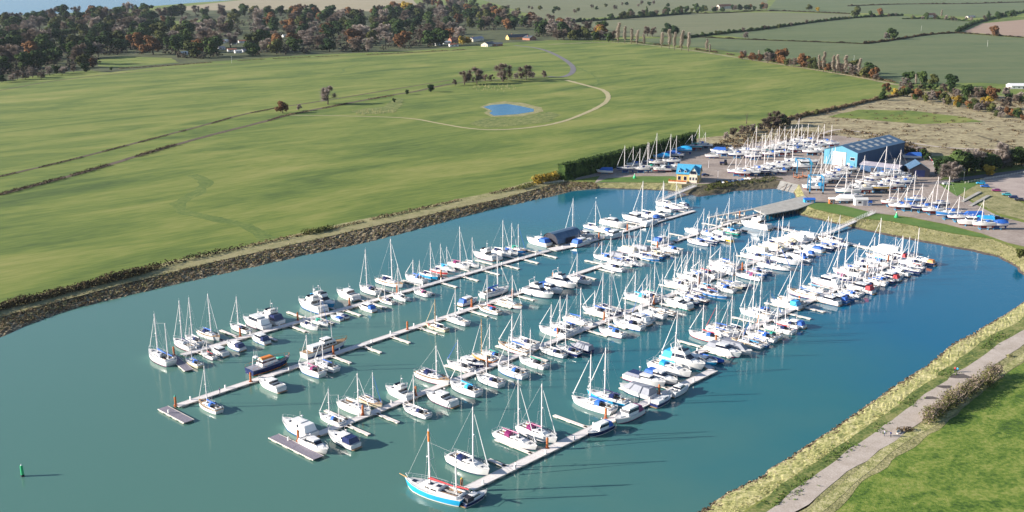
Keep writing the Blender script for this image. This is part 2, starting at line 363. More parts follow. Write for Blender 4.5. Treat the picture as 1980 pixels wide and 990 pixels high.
def bank(name, prs, mat, rough, n=7, prof=lambda t: t, mudmat=None, sway=1.2):
    W = [P(a, b, 0) for a, b, c, d in prs]; T = [P(c, d, GZ) for a, b, c, d in prs]
    rows = []
    for i in range(len(prs) - 1):
        k = max(1, int((W[i + 1] - W[i]).length / 1.6))
        for j in range(k + (i == len(prs) - 2)):
            w = W[i].lerp(W[i + 1], j / k); t = T[i].lerp(T[i + 1], j / k)
            ou = (w - t); ou.z = 0; ou.normalize()
            w = w + ou * (noise.noise(w * .13) * sway + noise.noise(w * .5) * .5); w.z = 0
            u = w + ou * 3; u.z = -1.2
            row = [tuple(u)]
            for q in range(n + 1):
                s = q / n; p = w.lerp(t, s); p.z = GZ * prof(s) - (0.05 if q == 0 else 0)
                if 0 < q < n:
                    p.z += rough * (noise.noise(p * .9) + .6 * noise.noise(p * 2.3)); p += Vector((noise.noise(p * 1.1) * .5, noise.noise(p * 1.1 + Vector((7, 7, 7))) * .5, 0))
                row.append(tuple(p))
            rows.append(row)
    mb = MB(); mb.grid(rows, smooth=False)
    nn = n + 1
    if mudmat:
        for fi in range(len(mb.m)):
            if fi % nn < 2: mb.m[fi] = 1
    o = mb.build(name, [mat, mudmat or mat]); tag(o, kind='structure')
    return [Vector(r[-1]) for r in rows]
Tf = bank('rock_bank', FAR, M['rock'], .55, 9)
Ty = bank('yard_bank', YARD, M['bankgrass'], .25, 7, mudmat=M['mud'])
Ty2 = bank('yard_scrub_bank', YARD2, M['scrubfloor'], .3, 7, mudmat=M['mud'])
Ts = bank('slipway', SLIP, M['concrete'], .01, 5, sway=0)
Tm = bank('grass_bank', MID, M['bankgrass'], .10, 8, prof=lambda t: t ** .8, mudmat=M['mud'])
Tn = bank('near_bank', NEAR, M['reed'], .14, 10, prof=lambda t: t ** .75, mudmat=M['rock'])
top = Tf + Ty[1:] + Ty2[1:] + Ts[1:] + Tm[1:] + Tn[1:]
hole = top + [Vector((-20, 120, GZ)), Vector((-700, 100, GZ)), Vector((-700, top[0].y, GZ))]
# ground sheet to the horizon with the basin and the estuary cut out of it
sea_px = [(-400, 44), (-120, 40), (0, 37), (70, 30), (130, 25), (200, 22), (235, 17), (300, 11.5), (380, 5), (440, 1), (520, -6), (700, -12)]
seaw = [P(x, y, GZ) for x, y in sea_px]
seapoly = seaw + [Vector((seaw[-1].x, 16000, GZ)), Vector((-14000, 16000, GZ)), Vector((-14000, seaw[0].y, GZ))]
outer = [Vector((-14000, -600)), Vector((9000, -600)), Vector((14000, 16500)), Vector((-14500, 16500))]
vs = [v.xy for v in outer]; loops = [list(range(4))]
b0 = len(vs); vs += [v.xy for v in hole]; loops.append(list(range(b0, len(vs))))
b0 = len(vs); vs += [v.xy for v in seapoly]; loops.append(list(range(b0, len(vs))))
extra = [Vector((rnd.uniform(-1500, 1500), rnd.uniform(50, 4000))) for _ in range(150)]
r = delaunay_2d_cdt(vs + extra, [], loops, 0, .001)
V = [Vector((v.x, v.y, GZ)) for v in r[0]]
F = []
for f in r[2]:
    c = sum((V[i] for i in f), Vector()) / len(f)
    if inside(c, hole) or inside(c, seapoly): continue
    F.append(f)
mb = MB(); mb.add(V, F); tag(mb.build('ground', M['field']), kind='structure')
mb = MB(); mb.add([(-1500, 0, 0), (700, 0, 0), (700, 1000, 0), (-1500, 1000, 0)], [(0, 1, 2, 3)])
tag(mb.build('water', M['water']), kind='structure')
mb = MB(); mb.add([(-14000, 1800, 1), (600, 1800, 1), (600, 16000, 1), (-14000, 16000, 1)], [(0, 1, 2, 3)])
tag(mb.build('estuary', M['sea']), kind='structure')

# ---------------------------------------------------------------- land patches
Z1, Z2, Z3, Z4 = GZ + .04, GZ + .08, GZ + .12, GZ + .16
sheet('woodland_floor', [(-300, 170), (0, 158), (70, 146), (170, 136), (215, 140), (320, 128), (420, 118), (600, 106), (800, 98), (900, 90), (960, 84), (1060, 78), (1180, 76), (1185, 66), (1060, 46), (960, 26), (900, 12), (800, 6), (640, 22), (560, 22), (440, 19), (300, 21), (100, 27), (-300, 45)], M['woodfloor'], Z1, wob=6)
sheet('clearing', [(185, 116), (240, 109), (330, 112), (345, 121), (230, 131), (190, 128)], M['field'], Z2, wob=2)
sheet('clearing', [(120, 75), (160, 76), (165, 92), (150, 98), (135, 84)], M['lawn'], Z2)
sheet('clearing', [(300, 42), (400, 38), (480, 43), (400, 48), (310, 50)], M['field'], Z2)
sheet('stubble_field', [(290, 20), (440, 3), (560, -10), (790, -10), (812, 15), (720, 22), (560, 20), (430, 20)], M['stubble'], Z2)
sheet('crop_field', [(1065, 45), (1335, 26), (1480, 24), (1640, 27), (1655, 34), (1575, 41), (1472, 57), (1382, 65), (1320, 72), (1190, 70), (1130, 60)], M['crop2'], Z1)
sheet('crop_field', [(1382, 67), (1472, 59), (1575, 43), (1657, 35), (1746, 31), (1884, 42), (1849, 62), (1794, 65), (1722, 77), (1671, 83), (1592, 80), (1454, 75)], M['crop'], Z1)
sheet('crop_field', [(1200, 76), (1351, 72), (1454, 77), (1592, 82), (1671, 85), (1722, 79), (1794, 67), (1849, 64), (1980, 74), (2300, 90), (2400, 190), (1980, 165), (1900, 160), (1740, 162), (1640, 134), (1500, 113), (1380, 95)], M['crop'], Z1)
sheet('crop_field', [(1482, 22), (1643, 25), (1746, 27), (1904, 34), (1990, 18), (2300, 5), (2200, -25), (1600, -25), (1500, 0)], M['crop'], Z1)
sheet('far_field', [(900, -10), (1000, 20), (1065, 40), (1330, 23), (1480, 18), (1490, -20), (1300, -25)], M['crop2'], Z1)
sheet('ploughed_field', [(1862, 62), (1900, 45), (1990, 37), (2300, 45), (2300, 82), (1980, 71)], M['plough'], Z2)
sheet('rough_ground', [(1290, 275), (1400, 262), (1500, 236), (1560, 225), (1640, 206), (1760, 176), (1900, 180), (2300, 240), (2400, 400), (2100, 345), (1980, 322), (1880, 300), (1800, 302), (1750, 300), (1640, 285), (1560, 290), (1370, 300)], M['rough'], Z1, wob=3)
sheet('meadow_patch', [(1600, 226), (1660, 212), (1760, 214), (1860, 226), (1900, 236), (1780, 240), (1660, 230)], M['field'], Z2, wob=2)
sheet('near_field', [(1520, 1040), (1640, 950), (1700, 905), (1760, 850), (1815, 822), (1870, 778), (1960, 700), (2100, 610), (2600, 700), (2600, 1500), (1300, 1300)], M['field2'], Z1)
sheet('yard', [(1150, 353.5), (1160, 340), (1110, 349), (1130, 330), (1345, 282), (1420, 280), (1560, 262), (1620, 262), (1790, 285), (1822, 345), (1812, 352), (1880, 392), (1930, 418), (1985, 432), (2060, 470), (2060, 490), (1985, 478), (1950, 470), (1900, 452), (1830, 434), (1760, 420), (1690, 412), (1676, 418), (1640, 402), (1600, 395), (1575, 392), (1556, 380), (1545, 357), (1510, 349), (1478, 347), (1425, 352), (1380, 354), (1365, 356), (1318, 356.5), (1300, 353.5), (1232, 352.5)], M['asphalt'], Z2)
sheet('lawn', [(1152, 353), (1240, 352.5), (1300, 353.5), (1316, 349), (1304, 341), (1235, 341), (1175, 345)], M['lawn'], Z3)
sheet('lawn', [(1562, 397), (1576, 392), (1600, 392), (1640, 400), (1686, 411), (1662, 423.5), (1643, 418.5), (1602, 410.5), (1575, 404.5)], M['lawn'], Z3)
sheet('lawn', [(1678, 423), (1692, 413), (1760, 422), (1830, 436), (1900, 454), (1945, 472), (1919, 462), (1843, 451), (1767, 436.5), (1720, 427.5)], M['lawn'], Z3)
sheet('scrub_slope', [(1366, 356.5), (1382, 352), (1440, 349), (1500, 341), (1516, 347), (1478, 347.6), (1425, 353.5), (1380, 354.6)], M['scrubfloor'], Z3)
sheet('grass_slope', [(1822, 362), (1850, 352), (1900, 350), (1990, 400), (2100, 440), (2060, 455), (1985, 427), (1930, 413), (1880, 388)], M['bankgrass'], Z3)
sheet('green_verge', [(1815, 356), (1860, 349), (1900, 352), (1880, 362), (1850, 380)], M['lawn'], Z4)
sheet('car_park', [(1892, 352), (1905, 343), (1990, 334), (2300, 330), (2400, 420), (2100, 420), (1990, 392), (1940, 376)], M['carpark'], Z4 + .04)
strip('road', [(1740, 352), (1800, 356), (1835, 350), (1900, 341), (1990, 330), (2200, 300)], 7, M['road'], Z4)
strip('path', [(1580, 262), (1620, 248), (1680, 258), (1740, 272), (1800, 283), (1860, 288), (1990, 291)], 3.5, M['gravel'], Z3)
strip('path', [(1890, 262), (1950, 280), (1996, 300)], 2.5, M['scrubfloor'], Z3)
# sea wall crest, field edge, ditches
strip('sea_wall_path', [(-330, 696), (-150, 658), (0, 606), (60, 591), (130, 572), (235, 545), (325, 523), (415, 501), (515, 479), (600, 461), (713, 435), (815, 415), (883, 398), (967, 381), (1052, 357), (1090, 349)], 7.5, M['wallpath'], Z3, .15)
strip('field_margin', [(-330, 682), (-150, 648), (0, 597), (60, 582), (130, 563), (235, 537), (325, 515), (415, 493), (515, 471), (600, 453), (713, 427), (815, 407), (883, 390), (967, 373), (1040, 352), (1080, 342)], 9, M['bankgrass'], Z2, .5)
strip('ditch', [(-200, 425), (0, 376), (150, 337), (300, 291), (400, 263), (520, 233), (550, 223), (640, 206), (760, 183), (800, 178), (850, 166), (900, 158), (1000, 152), (1060, 148)], 5, M['ditch'], Z2, .4)
strip('ditch', [(-200, 388), (0, 341), (130, 311), (260, 277), (400, 241), (460, 223), (530, 209), (620, 196), (740, 176), (870, 155)], 3.2, M['ditch'], Z2, .3)
strip('ditch', [(-100, 192), (0, 175), (90, 158), (180, 147), (300, 135), (500, 119), (700, 108), (880, 97), (1000, 92)], 2.5, M['ditch'], Z2, .5)
strip('path', [(560, 223), (650, 224), (740, 226), (800, 229), (850, 239), (900, 248), (950, 252), (1010, 249), (1080, 239), (1140, 216), (1172, 199), (1178, 186), (1168, 174), (1140, 167), (1095, 155)], lambda t: 2.2 + 3.5 * t, M['sandpath'], Z3, .35)
strip('lane', [(995, 88), (1035, 92), (1060, 99), (1085, 111), (1104, 124), (1110, 134), (1104, 144), (1085, 150), (1060, 148)], 6.5, M['road'], Z3)
strip('field_edge', [(1060, 86), (1190, 80), (1300, 92), (1380, 104), (1500, 123), (1640, 145), (1740, 165)], 7, M['rough'], Z2, .4)
for _k, _w, _p in ((0, 7, [(372, 338), (392, 346), (400, 356), (385, 370), (360, 384), (338, 395), (352, 408), (400, 420), (440, 428), (480, 438), (505, 452), (530, 466)]), (1, 3, [(240, 158), (300, 152), (345, 160)]), (2, 4, [(1180, 170), (1260, 178), (1330, 190), (1400, 196), (1480, 206)]), (3, 3, [(1110, 128), (1140, 140), (1160, 155), (1150, 165)]), (4, 3, [(700, 122), (660, 132), (668, 140), (640, 146)])):
    strip('damp_grass', _p, _w, M['damp'], Z1 - .02 + .001 * _k, .8)
sheet('pond_bank', [(928, 207), (945, 200), (975, 196), (1010, 199), (1048, 208), (1050, 216), (1010, 225), (950, 226), (936, 218), (944, 214)], M['bankgrass'], Z2, wob=1)
sheet('pond', [(934, 207), (950, 203), (980, 201), (1005, 205), (1032, 211), (1032, 216), (1000, 221), (955, 224), (946, 219), (952, 215), (945, 211)], M['pond'], Z3)
sheet('reed_bed', [(905, 240), (935, 228), (1000, 227), (1060, 216), (1085, 222), (1060, 236), (1000, 243), (940, 247)], M['verge'], Z2, wob=2)
sheet('reed_bed', [(680, 216), (700, 210), (740, 207), (765, 190), (780, 190), (778, 203), (760, 218), (700, 222)], M['verge'], Z2, wob=2)
strip('path', [(1420, 1060), (1512, 990), (1560, 955), (1630, 900), (1690, 860), (1735, 825), (1790, 783), (1845, 745), (1890, 712), (1945, 672), (1990, 645), (2080, 590)], lambda t: 4.6 + 2.2 * math.sin(t * 3) ** 2, M['gravel'], Z3 + .02, .4)
strip('verge', [(1400, 1060), (1495, 990), (1540, 956), (1612, 900), (1672, 860), (1717, 825), (1773, 783), (1830, 742), (1875, 706), (1930, 664), (1970, 640), (2070, 585)], 9, M['verge'], Z2, .3)
strip('verge', [(1470, 1060), (1555, 990), (1600, 955), (1660, 905), (1715, 868), (1760, 835), (1810, 800), (1860, 760), (1910, 722), (1965, 680), (2010, 650), (2090, 600)], 9, M['bankgrass'], Z2, .3)
strip('field_edge', [(1500, 1050), (1576, 990), (1640, 935), (1700, 885), (1745, 848), (1792, 826), (1860, 782), (1930, 722), (1985, 688), (2100, 615)], 2.6, M['reed'], Z3, .3)

# puddle and wall details come later

hz = bpy.data.materials.new('haze'); hz.use_nodes = True; hz.node_tree.nodes.clear()
_o = hz.node_tree.nodes.new('ShaderNodeOutputMaterial'); _v = hz.node_tree.nodes.new('ShaderNodeVolumePrincipled')
_v.inputs['Color'].default_value = (.72, .83, 1, 1); _v.inputs['Density'].default_value = 0.000018; _v.inputs['Anisotropy'].default_value = .2
hz.node_tree.links.new(_v.outputs[0], _o.inputs['Volume'])
mb = MB(); mb.box(-15000, 15000, -900, 17000, -4, 135); tag(mb.build('haze', hz), kind='stuff')
# ================================================================= trees and hedges
def make_tree_meshes(kind, seed):
    rg = random.Random(seed); mb = MB(); tr = MB()
    H = 1.0
    _k = .35 if kind == 'poplar' else 1
    tr.tube((0, 0, 0), (rg.uniform(-.02, .02), rg.uniform(-.02, .02), .45), .035 * _k, .022 * _k, 6)
    lobes = []
    if kind in ('poplar',):
        for i in range(9):
            z = .2 + .085 * i; rr = .17 * math.sin(min(1, (i + 1.6) / 4) * 1.57) * (1 - .06 * i)
            lobes.append((rg.uniform(-.03, .03), rg.uniform(-.03, .03), z, rr, rr, .13))
    elif kind == 'fir':
        for i in range(7):
            z = .2 + .12 * i; rr = .30 * (1 - i / 7.5)
            lobes.append((rg.uniform(-.03, .03), rg.uniform(-.03, .03), z, rr, rr, .12))
    else:
        n = rg.randint(12, 15)
        for i in range(n):
            a = rg.uniform(0, 6.28); d = rg.uniform(.08, .34); z = rg.uniform(.22, .80)
            s = rg.uniform(.14, .23) * (1.1 if z < .65 else .9)
            lobes.append((math.cos(a) * d, math.sin(a) * d, z, s, s, s * rg.uniform(.75, 1.0)))
        lobes.append((0, 0, .60, .26, .26, .26))
    for l in lobes:
        tr.tube((0, 0, .18 + .25 * l[2]), (l[0] * .9, l[1] * .9, l[2]), .014 * _k, .005 * _k, 4)
    if kind in ('bare', 'poplar'):
        for l in lobes:
            k = 330 if kind == 'bare' else 230
            for _ in range(k):
                a = rg.uniform(0, 6.28); ph = rg.uniform(-.5, 1.5)
                d = Vector((math.cos(a) * math.cos(ph), math.sin(a) * math.cos(ph), math.sin(ph)))
                if kind == 'poplar': d = (d + Vector((0, 0, 1.4))).normalized()
                rr = rg.uniform(.2, 1.0); p = Vector(l[:3]) + Vector((d.x * l[3], d.y * l[4], d.z * l[5])) * rr
                s = rg.uniform(.035, .07); q = d.to_track_quat('X', 'Z'); w = .0065 if kind == 'bare' else .005
                mb.add([p + q @ Vector((-s, -w, 0)), p + q @ Vector((s, -w, 0)), p + q @ Vector((s, w, 0)), p + q @ Vector((-s, w, 0))], [(0, 1, 2, 3)])
    else:
        for l in lobes: leaves(mb, l[:3], l[3:], 115, .036, rg)
    return mb, tr
TM = {}
for kind, mats in (('round', ['ever', 'olive', 'autumn', 'gold']), ('bare', ['bare', 'grey']), ('poplar', ['pale']), ('fir', ['ever'])):
    for s in range(3 if kind != 'fir' else 2):
        mb, tr = make_tree_meshes(kind, 11 * s + len(kind))
        tm = tr.mesh('trunk', [M['bark']])
        base = None
        for mt in mats:
            me = mb.mesh('crown', [M[mt]])
            TM.setdefault((kind, mt), []).append((me, tm))
def tree(x, y, h, kind, mt, label, group=None, name=None, px=True, wid=1.0, cat='tree'):
    p = P(x, y) if px else Vector((x, y, GZ))
    me, tm = rnd.choice(TM[(kind, mt)])
    nm = name or {'ever': 'evergreen_tree', 'autumn': 'autumn_tree', 'gold': 'autumn_tree'}.get(mt if kind == 'round' else '') or {'round': 'broadleaf_tree', 'bare': 'bare_tree', 'poplar': 'poplar_tree', 'fir': 'conifer_tree'}[kind]
    o = thing(nm, label, cat, p, rnd.uniform(0, 6.28), group)
    k = 1.5 if (px and y < 155 and not (y > 135 and x < 1200)) else 1.2
    if kind == 'poplar': wid *= 1.15
    h *= k; w = h * wid * rnd.uniform(.95, 1.2)
    o.scale = (w, w, h)
    link('crown', me, o); link('trunk', tm, o)
    return o

# the wood across the top
WOOD = [(-60, 158), (0, 150), (60, 147), (110, 138), (150, 133), (190, 122), (185, 112), (240, 104), (330, 108), (350, 116), (420, 113), (500, 108), (600, 103), (700, 101), (800, 95), (880, 90), (915, 80), (960, 74), (1060, 74), (1180, 76),
        (1185, 66), (1130, 56), (1070, 46), (1000, 40), (960, 26), (920, 12), (880, 5), (830, 8), (800, 20), (700, 27), (600, 25), (480, 26), (430, 26), (330, 30), (250, 28), (100, 34), (-60, 46)]
CLEAR = [[(115, 75), (168, 75), (168, 100), (140, 100)], [(395, 70), (500, 68), (505, 90), (400, 92)], [(425, 92), (480, 92), (480, 108), (425, 108)], [(900, 62), (1030, 58), (1040, 78), (900, 90)], [(300, 36), (470, 36), (470, 46), (300, 48)]]
spots = []
tries = 0
while len(spots) < 335 and tries < 60000:
    tries += 1
    x = rnd.uniform(-55, 1185); y = rnd.uniform(3, 158)
    if not inside((x, y), WOOD) or any(inside((x, y), c) for c in CLEAR): continue
    k = (y + 60) / 140
    if any(abs(x - a) < 15.5 * k and abs(y - b) < 6.6 * k for a, b in spots): continue
    spots.append((x, y))
DESC = {('round', 'ever'): 'dark evergreen tree', ('round', 'olive'): 'olive green rounded tree', ('round', 'autumn'): 'russet autumn tree', ('round', 'gold'): 'golden yellow autumn tree',
        ('bare', 'bare'): 'leafless brown tree', ('bare', 'grey'): 'leafless pale grey tree', ('poplar', 'pale'): 'slender pale poplar', ('fir', 'ever'): 'pointed dark conifer'}
recs = []
for x, y in sorted(spots, key=lambda s: s[0]):
    u = rnd.random()
    if x < 300: ks = [(.42, 'round', 'ever'), (.58, 'bare', 'bare'), (.76, 'round', 'olive'), (.86, 'round', 'autumn'), (.97, 'bare', 'grey'), (1, 'fir', 'ever')]
    elif x < 700: ks = [(.28, 'round', 'ever'), (.48, 'bare', 'bare'), (.66, 'round', 'olive'), (.80, 'round', 'autumn'), (.97, 'bare', 'grey'), (1, 'fir', 'ever')]
    else: ks = [(.22, 'round', 'ever'), (.50, 'bare', 'bare'), (.66, 'round', 'olive'), (.74, 'round', 'autumn'), (.96, 'bare', 'grey'), (.97, 'fir', 'ever'), (1, 'round', 'gold')]
    kk = next((k[1], k[2]) for k in ks if u <= k[0])
    recs.append((x, y, kk, 'back' if y < 45 else 'middle' if y < 80 else 'front'))
cnt = {}
def nth(k): return ['first', 'second', 'third'][k - 1] if k < 4 else f'{k}' + ('th' if 10 < k % 100 < 20 else {1: 'st', 2: 'nd', 3: 'rd'}.get(k % 10, 'th'))
for x, y, kk, dep in recs:
    cnt[(kk, dep)] = cnt.get((kk, dep), 0) + 1
    tree(x, y, rnd.uniform(12, 18.5) * (1.12 if y > 45 else 1.3), kk[0], kk[1], f'{DESC[kk]}, {nth(cnt[(kk, dep)])} from left of its kind in the {dep} of the wood', f'{DESC[kk]}s of the wood', wid=rnd.uniform(1.0, 1.25))
# undergrowth mass on the wood floor
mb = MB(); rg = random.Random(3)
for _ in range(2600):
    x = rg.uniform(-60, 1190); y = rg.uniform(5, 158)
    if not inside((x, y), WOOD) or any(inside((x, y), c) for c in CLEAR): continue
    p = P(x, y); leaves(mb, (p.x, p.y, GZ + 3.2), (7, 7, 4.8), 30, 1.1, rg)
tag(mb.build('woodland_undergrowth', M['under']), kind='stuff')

def hedge_mesh(pix, w, h, mat, name, label, dens=3.0, size=.45, cat='hedge', kind=None, group=None, gap=0, zz=GZ, top=1.0):
    pts = resample(smooth([P(x, y, zz) for x, y in pix], 1), 1.0 if h > 3 else 1.6); mb = MB(); rg = random.Random(int(pix[0][0]) + 5)
    o0 = pts[0].copy()
    for i, p in enumerate(pts):
        if gap and noise.noise(p * .03) < -1 + gap: continue
        hh = h * (top + (1 - top) * 2 * abs(noise.noise(p * .08)) + .25 * noise.noise(p * .35)); hh = max(.4, hh)
        q = p - o0
        leaves(mb, (q.x, q.y, hh * .48), (w * .6, w * .6, hh * .55), int(dens * max(4, hh * w * .9)), size, rg)
    ob = mb.build(name, mat); ob.location = o0
    if kind: tag(ob, kind=kind)
    else: tag(ob, label, cat, group)
    return ob
H = hedge_mesh
# clipped conifer hedge beside the yard: solid core + leaf shell
base = resample([P(x, y) for x, y in ((1086, 348), (1130, 338), (1200, 320), (1270, 302), (1340, 282))], 1.5)
o0 = base[0].copy(); mb = MB(); rows = []; rg = random.Random(5)
for i, p in enumerate(base):
    d = (base[min(i + 1, len(base) - 1)] - base[max(i - 1, 0)]).normalized(); n = Vector((-d.y, d.x, 0)); q = p - o0
    hh = 9.3 + .7 * noise.noise(p * .2); wv = 2.6 + .4 * noise.noise(p * .3)
    prof = [(-1, 0), (-1, .5), (-.96, .9), (-.6, 1), (.6, 1), (.96, .9), (1, .5), (1, 0)]
    rows.append([tuple(q + n * (a * wv) + Vector((0, 0, b2 * hh))) for a, b2 in prof])
    for _ in range(60):
        a, b2 = rg.choice([(-1.05, rg.random()), (1.05, rg.random()), (rg.uniform(-1, 1), 1.0), (-1.0, rg.uniform(.6, 1))])
        leaves(mb, q + n * (a * wv) + Vector((rg.uniform(-.7, .7), rg.uniform(-.7, .7), b2 * hh)), (.35, .35, .35), 1, .30, rg)
mb.grid(rows, smooth=False); mb.add([rows[0][i] for i in range(8)], [tuple(range(8))]); mb.add([rows[-1][i] for i in range(8)], [tuple(range(8))[::-1]])
ob = mb.build('clipped_hedge', M['hedge']); ob.location = o0; tag(ob, 'tall clipped dark green hedge between the field and the boatyard', 'hedge')
H([(1035, 357), (1050, 353), (1076, 347)], 5, 5, M['gold'], 'yellow_shrub', 'yellow green shrub at the left end of the clipped hedge', 4, .35, cat='shrub')
H([(1003, 367), (1030, 360)], 4, 2.6, M['olive'], 'low_shrub', 'low olive shrubs beside the sea wall near the yellow shrub', 4, .3, cat='shrub')
# scrub along the sea wall
H([(-300, 680), (-150, 650), (0, 598), (60, 585), (120, 568), (180, 553), (260, 533), (300, 521)], 5, 3.6, M['scrubdk'], 'scrub_hedge', 'dark scrubby hedge along the sea wall at the left', 6, .28, top=.6)
H([(306, 518), (340, 509), (400, 495), (470, 479)], 3.5, 2.4, M['scrubdk'], 'scrub_hedge', 'ragged brown scrub on the sea wall above the moored ketch', 4, .28, gap=.85, top=.6)
H([(480, 477), (560, 460), (640, 443), (700, 430)], 3.5, 1.6, M['scrub'], 'scrub_hedge', 'low broken scrub on the sea wall beside the middle of the field', 3.5, .28, gap=.75, top=.5)
H([(592, 453), (615, 449), (640, 443)], 5, 2.3, M['olive'], 'gorse_bush', 'dark rounded bush on the field side of the sea wall', 6, .3, cat='bush')
H([(720, 425), (800, 408), (900, 385), (1000, 365)], 3.5, 2.0, M['scrub'], 'scrub_hedge', 'brown scrub on the sea wall towards the yellow shrub', 3.5, .28, gap=.8, top=.5)
# field hedges, top right
for pts, h, lab in (([(1320, 75), (1382, 67), (1472, 58), (1575, 43), (1657, 34), (1746, 30)], 5.5, 'long dark hedge between the two far crop fields'),
                    ([(1351, 72), (1454, 77), (1592, 82), (1671, 85)], 2.2, 'thin low hedge across the crop field below the long dark hedge'),
                    ([(1671, 85), (1722, 79), (1794, 67), (1849, 64)], 4, 'dark hedge rising to the right past the lone round tree'),
                    ([(1849, 64), (1875, 50), (1904, 40), (1950, 30), (1990, 22)], 7, 'thick bushy hedge beside the brown ploughed field'),
                    ([(1849, 64), (1900, 67), (1990, 74)], 2.5, 'low hedge along the lower edge of the ploughed field'),
                    ([(1300, 24), (1380, 27), (1482, 20), (1643, 27)], 3, 'far hedge in front of the white house with orange roof'),
                    ([(1746, 37), (1800, 36), (1884, 42)], 5, 'scrubby hedge below the small red roofed house'),
                    ([(1640, 12), (1740, 8), (1860, 8), (1990, 4)], 4, 'farthest hedge at the top right edge'),
                    ([(1060, 46), (1130, 42), (1220, 35), (1335, 27)], 7, 'dark tree hedge along the top of the grey green field')):
    H(pts, 5, h * 1.15, M['scrubdk'] if h < 5 else M['ever'], 'field_hedge', lab, 1.8, .7, top=.3)
H([(1190, 78), (1300, 90), (1380, 101), (1500, 120), (1600, 136), (1730, 160)], 4, 3, M['scrub'], 'field_hedge', 'brown hedge under the poplars along the field edge', 2.2, .45, gap=.9, top=.5)
H([(1500, 236), (1560, 224), (1620, 211), (1690, 194), (1740, 185)], 4, 3.5, M['scrub'], 'field_hedge', 'dark hedge between the green field and the rough ground', 3.5, .4, top=.6)
H([(520, 234), (550, 224), (600, 215), (640, 207), (700, 195), (760, 185)], 3, 1.3, M['scrub'], 'ditch_scrub', None, 2.5, .3, kind='stuff', gap=.8)
H([(0, 377), (150, 338), (300, 292), (400, 264), (520, 234)], 4, 1.6, M['scrubdk'], 'ditch_scrub', None, 3, .3, kind='stuff', gap=1.1)
H([(0, 342), (130, 312), (260, 278), (400, 242), (460, 224), (530, 210)], 2, 1.0, M['scrubdk'], 'ditch_scrub', None, 2.5, .25, kind='stuff', gap=.95)
H([(230, 133), (330, 127), (420, 120), (560, 112), (760, 104), (900, 96)], 3, 1.6, M['scrub'], 'field_hedge', 'low scrub line along the foot of the wood', 2, .4, gap=.75, top=.5)
# scrub masses right of the yard
mb = MB(); rg = random.Random(8)
SC = [[(1370, 285), (1420, 262), (1500, 240), (1560, 258), (1600, 262), (1580, 272), (1500, 272), (1410, 290)], [(1590, 262), (1640, 250), (1740, 268), (1800, 300), (1740, 302), (1730, 280), (1650, 262)],
      [(1690, 185), (1760, 172), (1900, 205), (1990, 235), (1990, 205), (1860, 178), (1760, 165)], [(1890, 305), (1990, 318), (1990, 300), (1890, 292)]]
for poly in SC:
    xs = [p[0] for p in poly]; ys = [p[1] for p in poly]
    for _ in range(900):
        x = rg.uniform(min(xs), max(xs)); y = rg.uniform(min(ys), max(ys))
        if not inside((x, y), poly) or rg.random() < .45: continue
        p = P(x, y); h = rg.uniform(1, 2.6); leaves(mb, (p.x, p.y, GZ + h * .5), (2, 2, h * .6), 16, .38, rg)
for _ in range(330):
    x = rg.uniform(1560, 1990); y = rg.uniform(200, 320)
    if not inside((x, y), [(1560, 226), (1640, 208), (1760, 178), (1990, 240), (1990, 320), (1800, 300), (1650, 280)]) : continue
    p = P(x, y); leaves(mb, (p.x, p.y, GZ + .4), (2.4, 1.6, .8), 14, .35, rg)
tag(mb.build('bramble_scrub', M['scrub']), kind='stuff')
mb = MB()
for poly, hmx in (([(1366, 358), (1382, 352), (1440, 349), (1500, 340), (1512, 347), (1478, 352), (1400, 362), (1365, 372)], 1.2),):
    for _ in range(420):
        x = rg.uniform(1360, 1515); y = rg.uniform(340, 374)
        if not inside((x, y), poly): continue
        p = P(x, y, GZ - .4); leaves(mb, (p.x, p.y, p.z + .5), (1.3, 1.3, .7), 14, .3, rg)
tag(mb.build('bank_bramble', M['olive']), kind='stuff')
# tufts on the banks
def tufts(name, prs, n, mat, s0, s1, lo, hi, size, seed, zsc=.7):
    mb = MB(); rg = random.Random(seed)
    for _ in range(n):
        i = rg.randrange(len(prs) - 1); t = rg.random(); s = rg.uniform(lo, hi)
        a = P(prs[i][0], prs[i][1], 0).lerp(P(prs[i + 1][0], prs[i + 1][1], 0), t); b2 = P(prs[i][2], prs[i][3], GZ).lerp(P(prs[i + 1][2], prs[i + 1][3], GZ), t)
        p = a.lerp(b2, s); k = rg.uniform(s0, s1)
        leaves(mb, (p.x, p.y, p.z + k * .25), (k, k, k * zsc), 9, size, rg)
    tag(mb.build(name, mat), kind='stuff')
tufts('bank_scrub', FAR, 2600, M['scrub'], .3, .8, .15, 1.0, .17, 1)
tufts('bank_tussocks', FAR, 1400, M['bankgrass'], .25, .6, .3, 1.1, .16, 2)
tufts('bank_tussocks', NEAR[2:], 1800, M['reed'], .2, .5, .3, .95, .12, 3, .4)
tufts('bank_stones', NEAR[2:], 1500, M['rock'], .15, .45, .0, .33, .17, 4, .5)
tufts('bank_tussocks', MID[4:], 900, M['bankgrass'], .2, .6, .1, 1.0, .16, 5, .4)
mb = MB(); rg = random.Random(31)
vp = [P(x - 9, y - 3) for x, y in [(1400, 1060), (1490, 990), (1535, 956), (1608, 900), (1668, 860), (1713, 825), (1768, 783), (1822, 742), (1868, 706), (1925, 664), (1970, 638)]]
for a, b2 in zip(vp, vp[1:]):
    for _ in range(int((b2 - a).length * 3)):
        p = a.lerp(b2, rg.random()) + Vector((rg.gauss(0, 1.3), rg.gauss(0, 1.3), 0))
        if noise.noise(p * .05) < .0: continue
        leaves(mb, (p.x, p.y, GZ + .15), (.7, .7, .3), 9, .15, rg)
tag(mb.build('verge_grass', M['tuft']), kind='stuff')

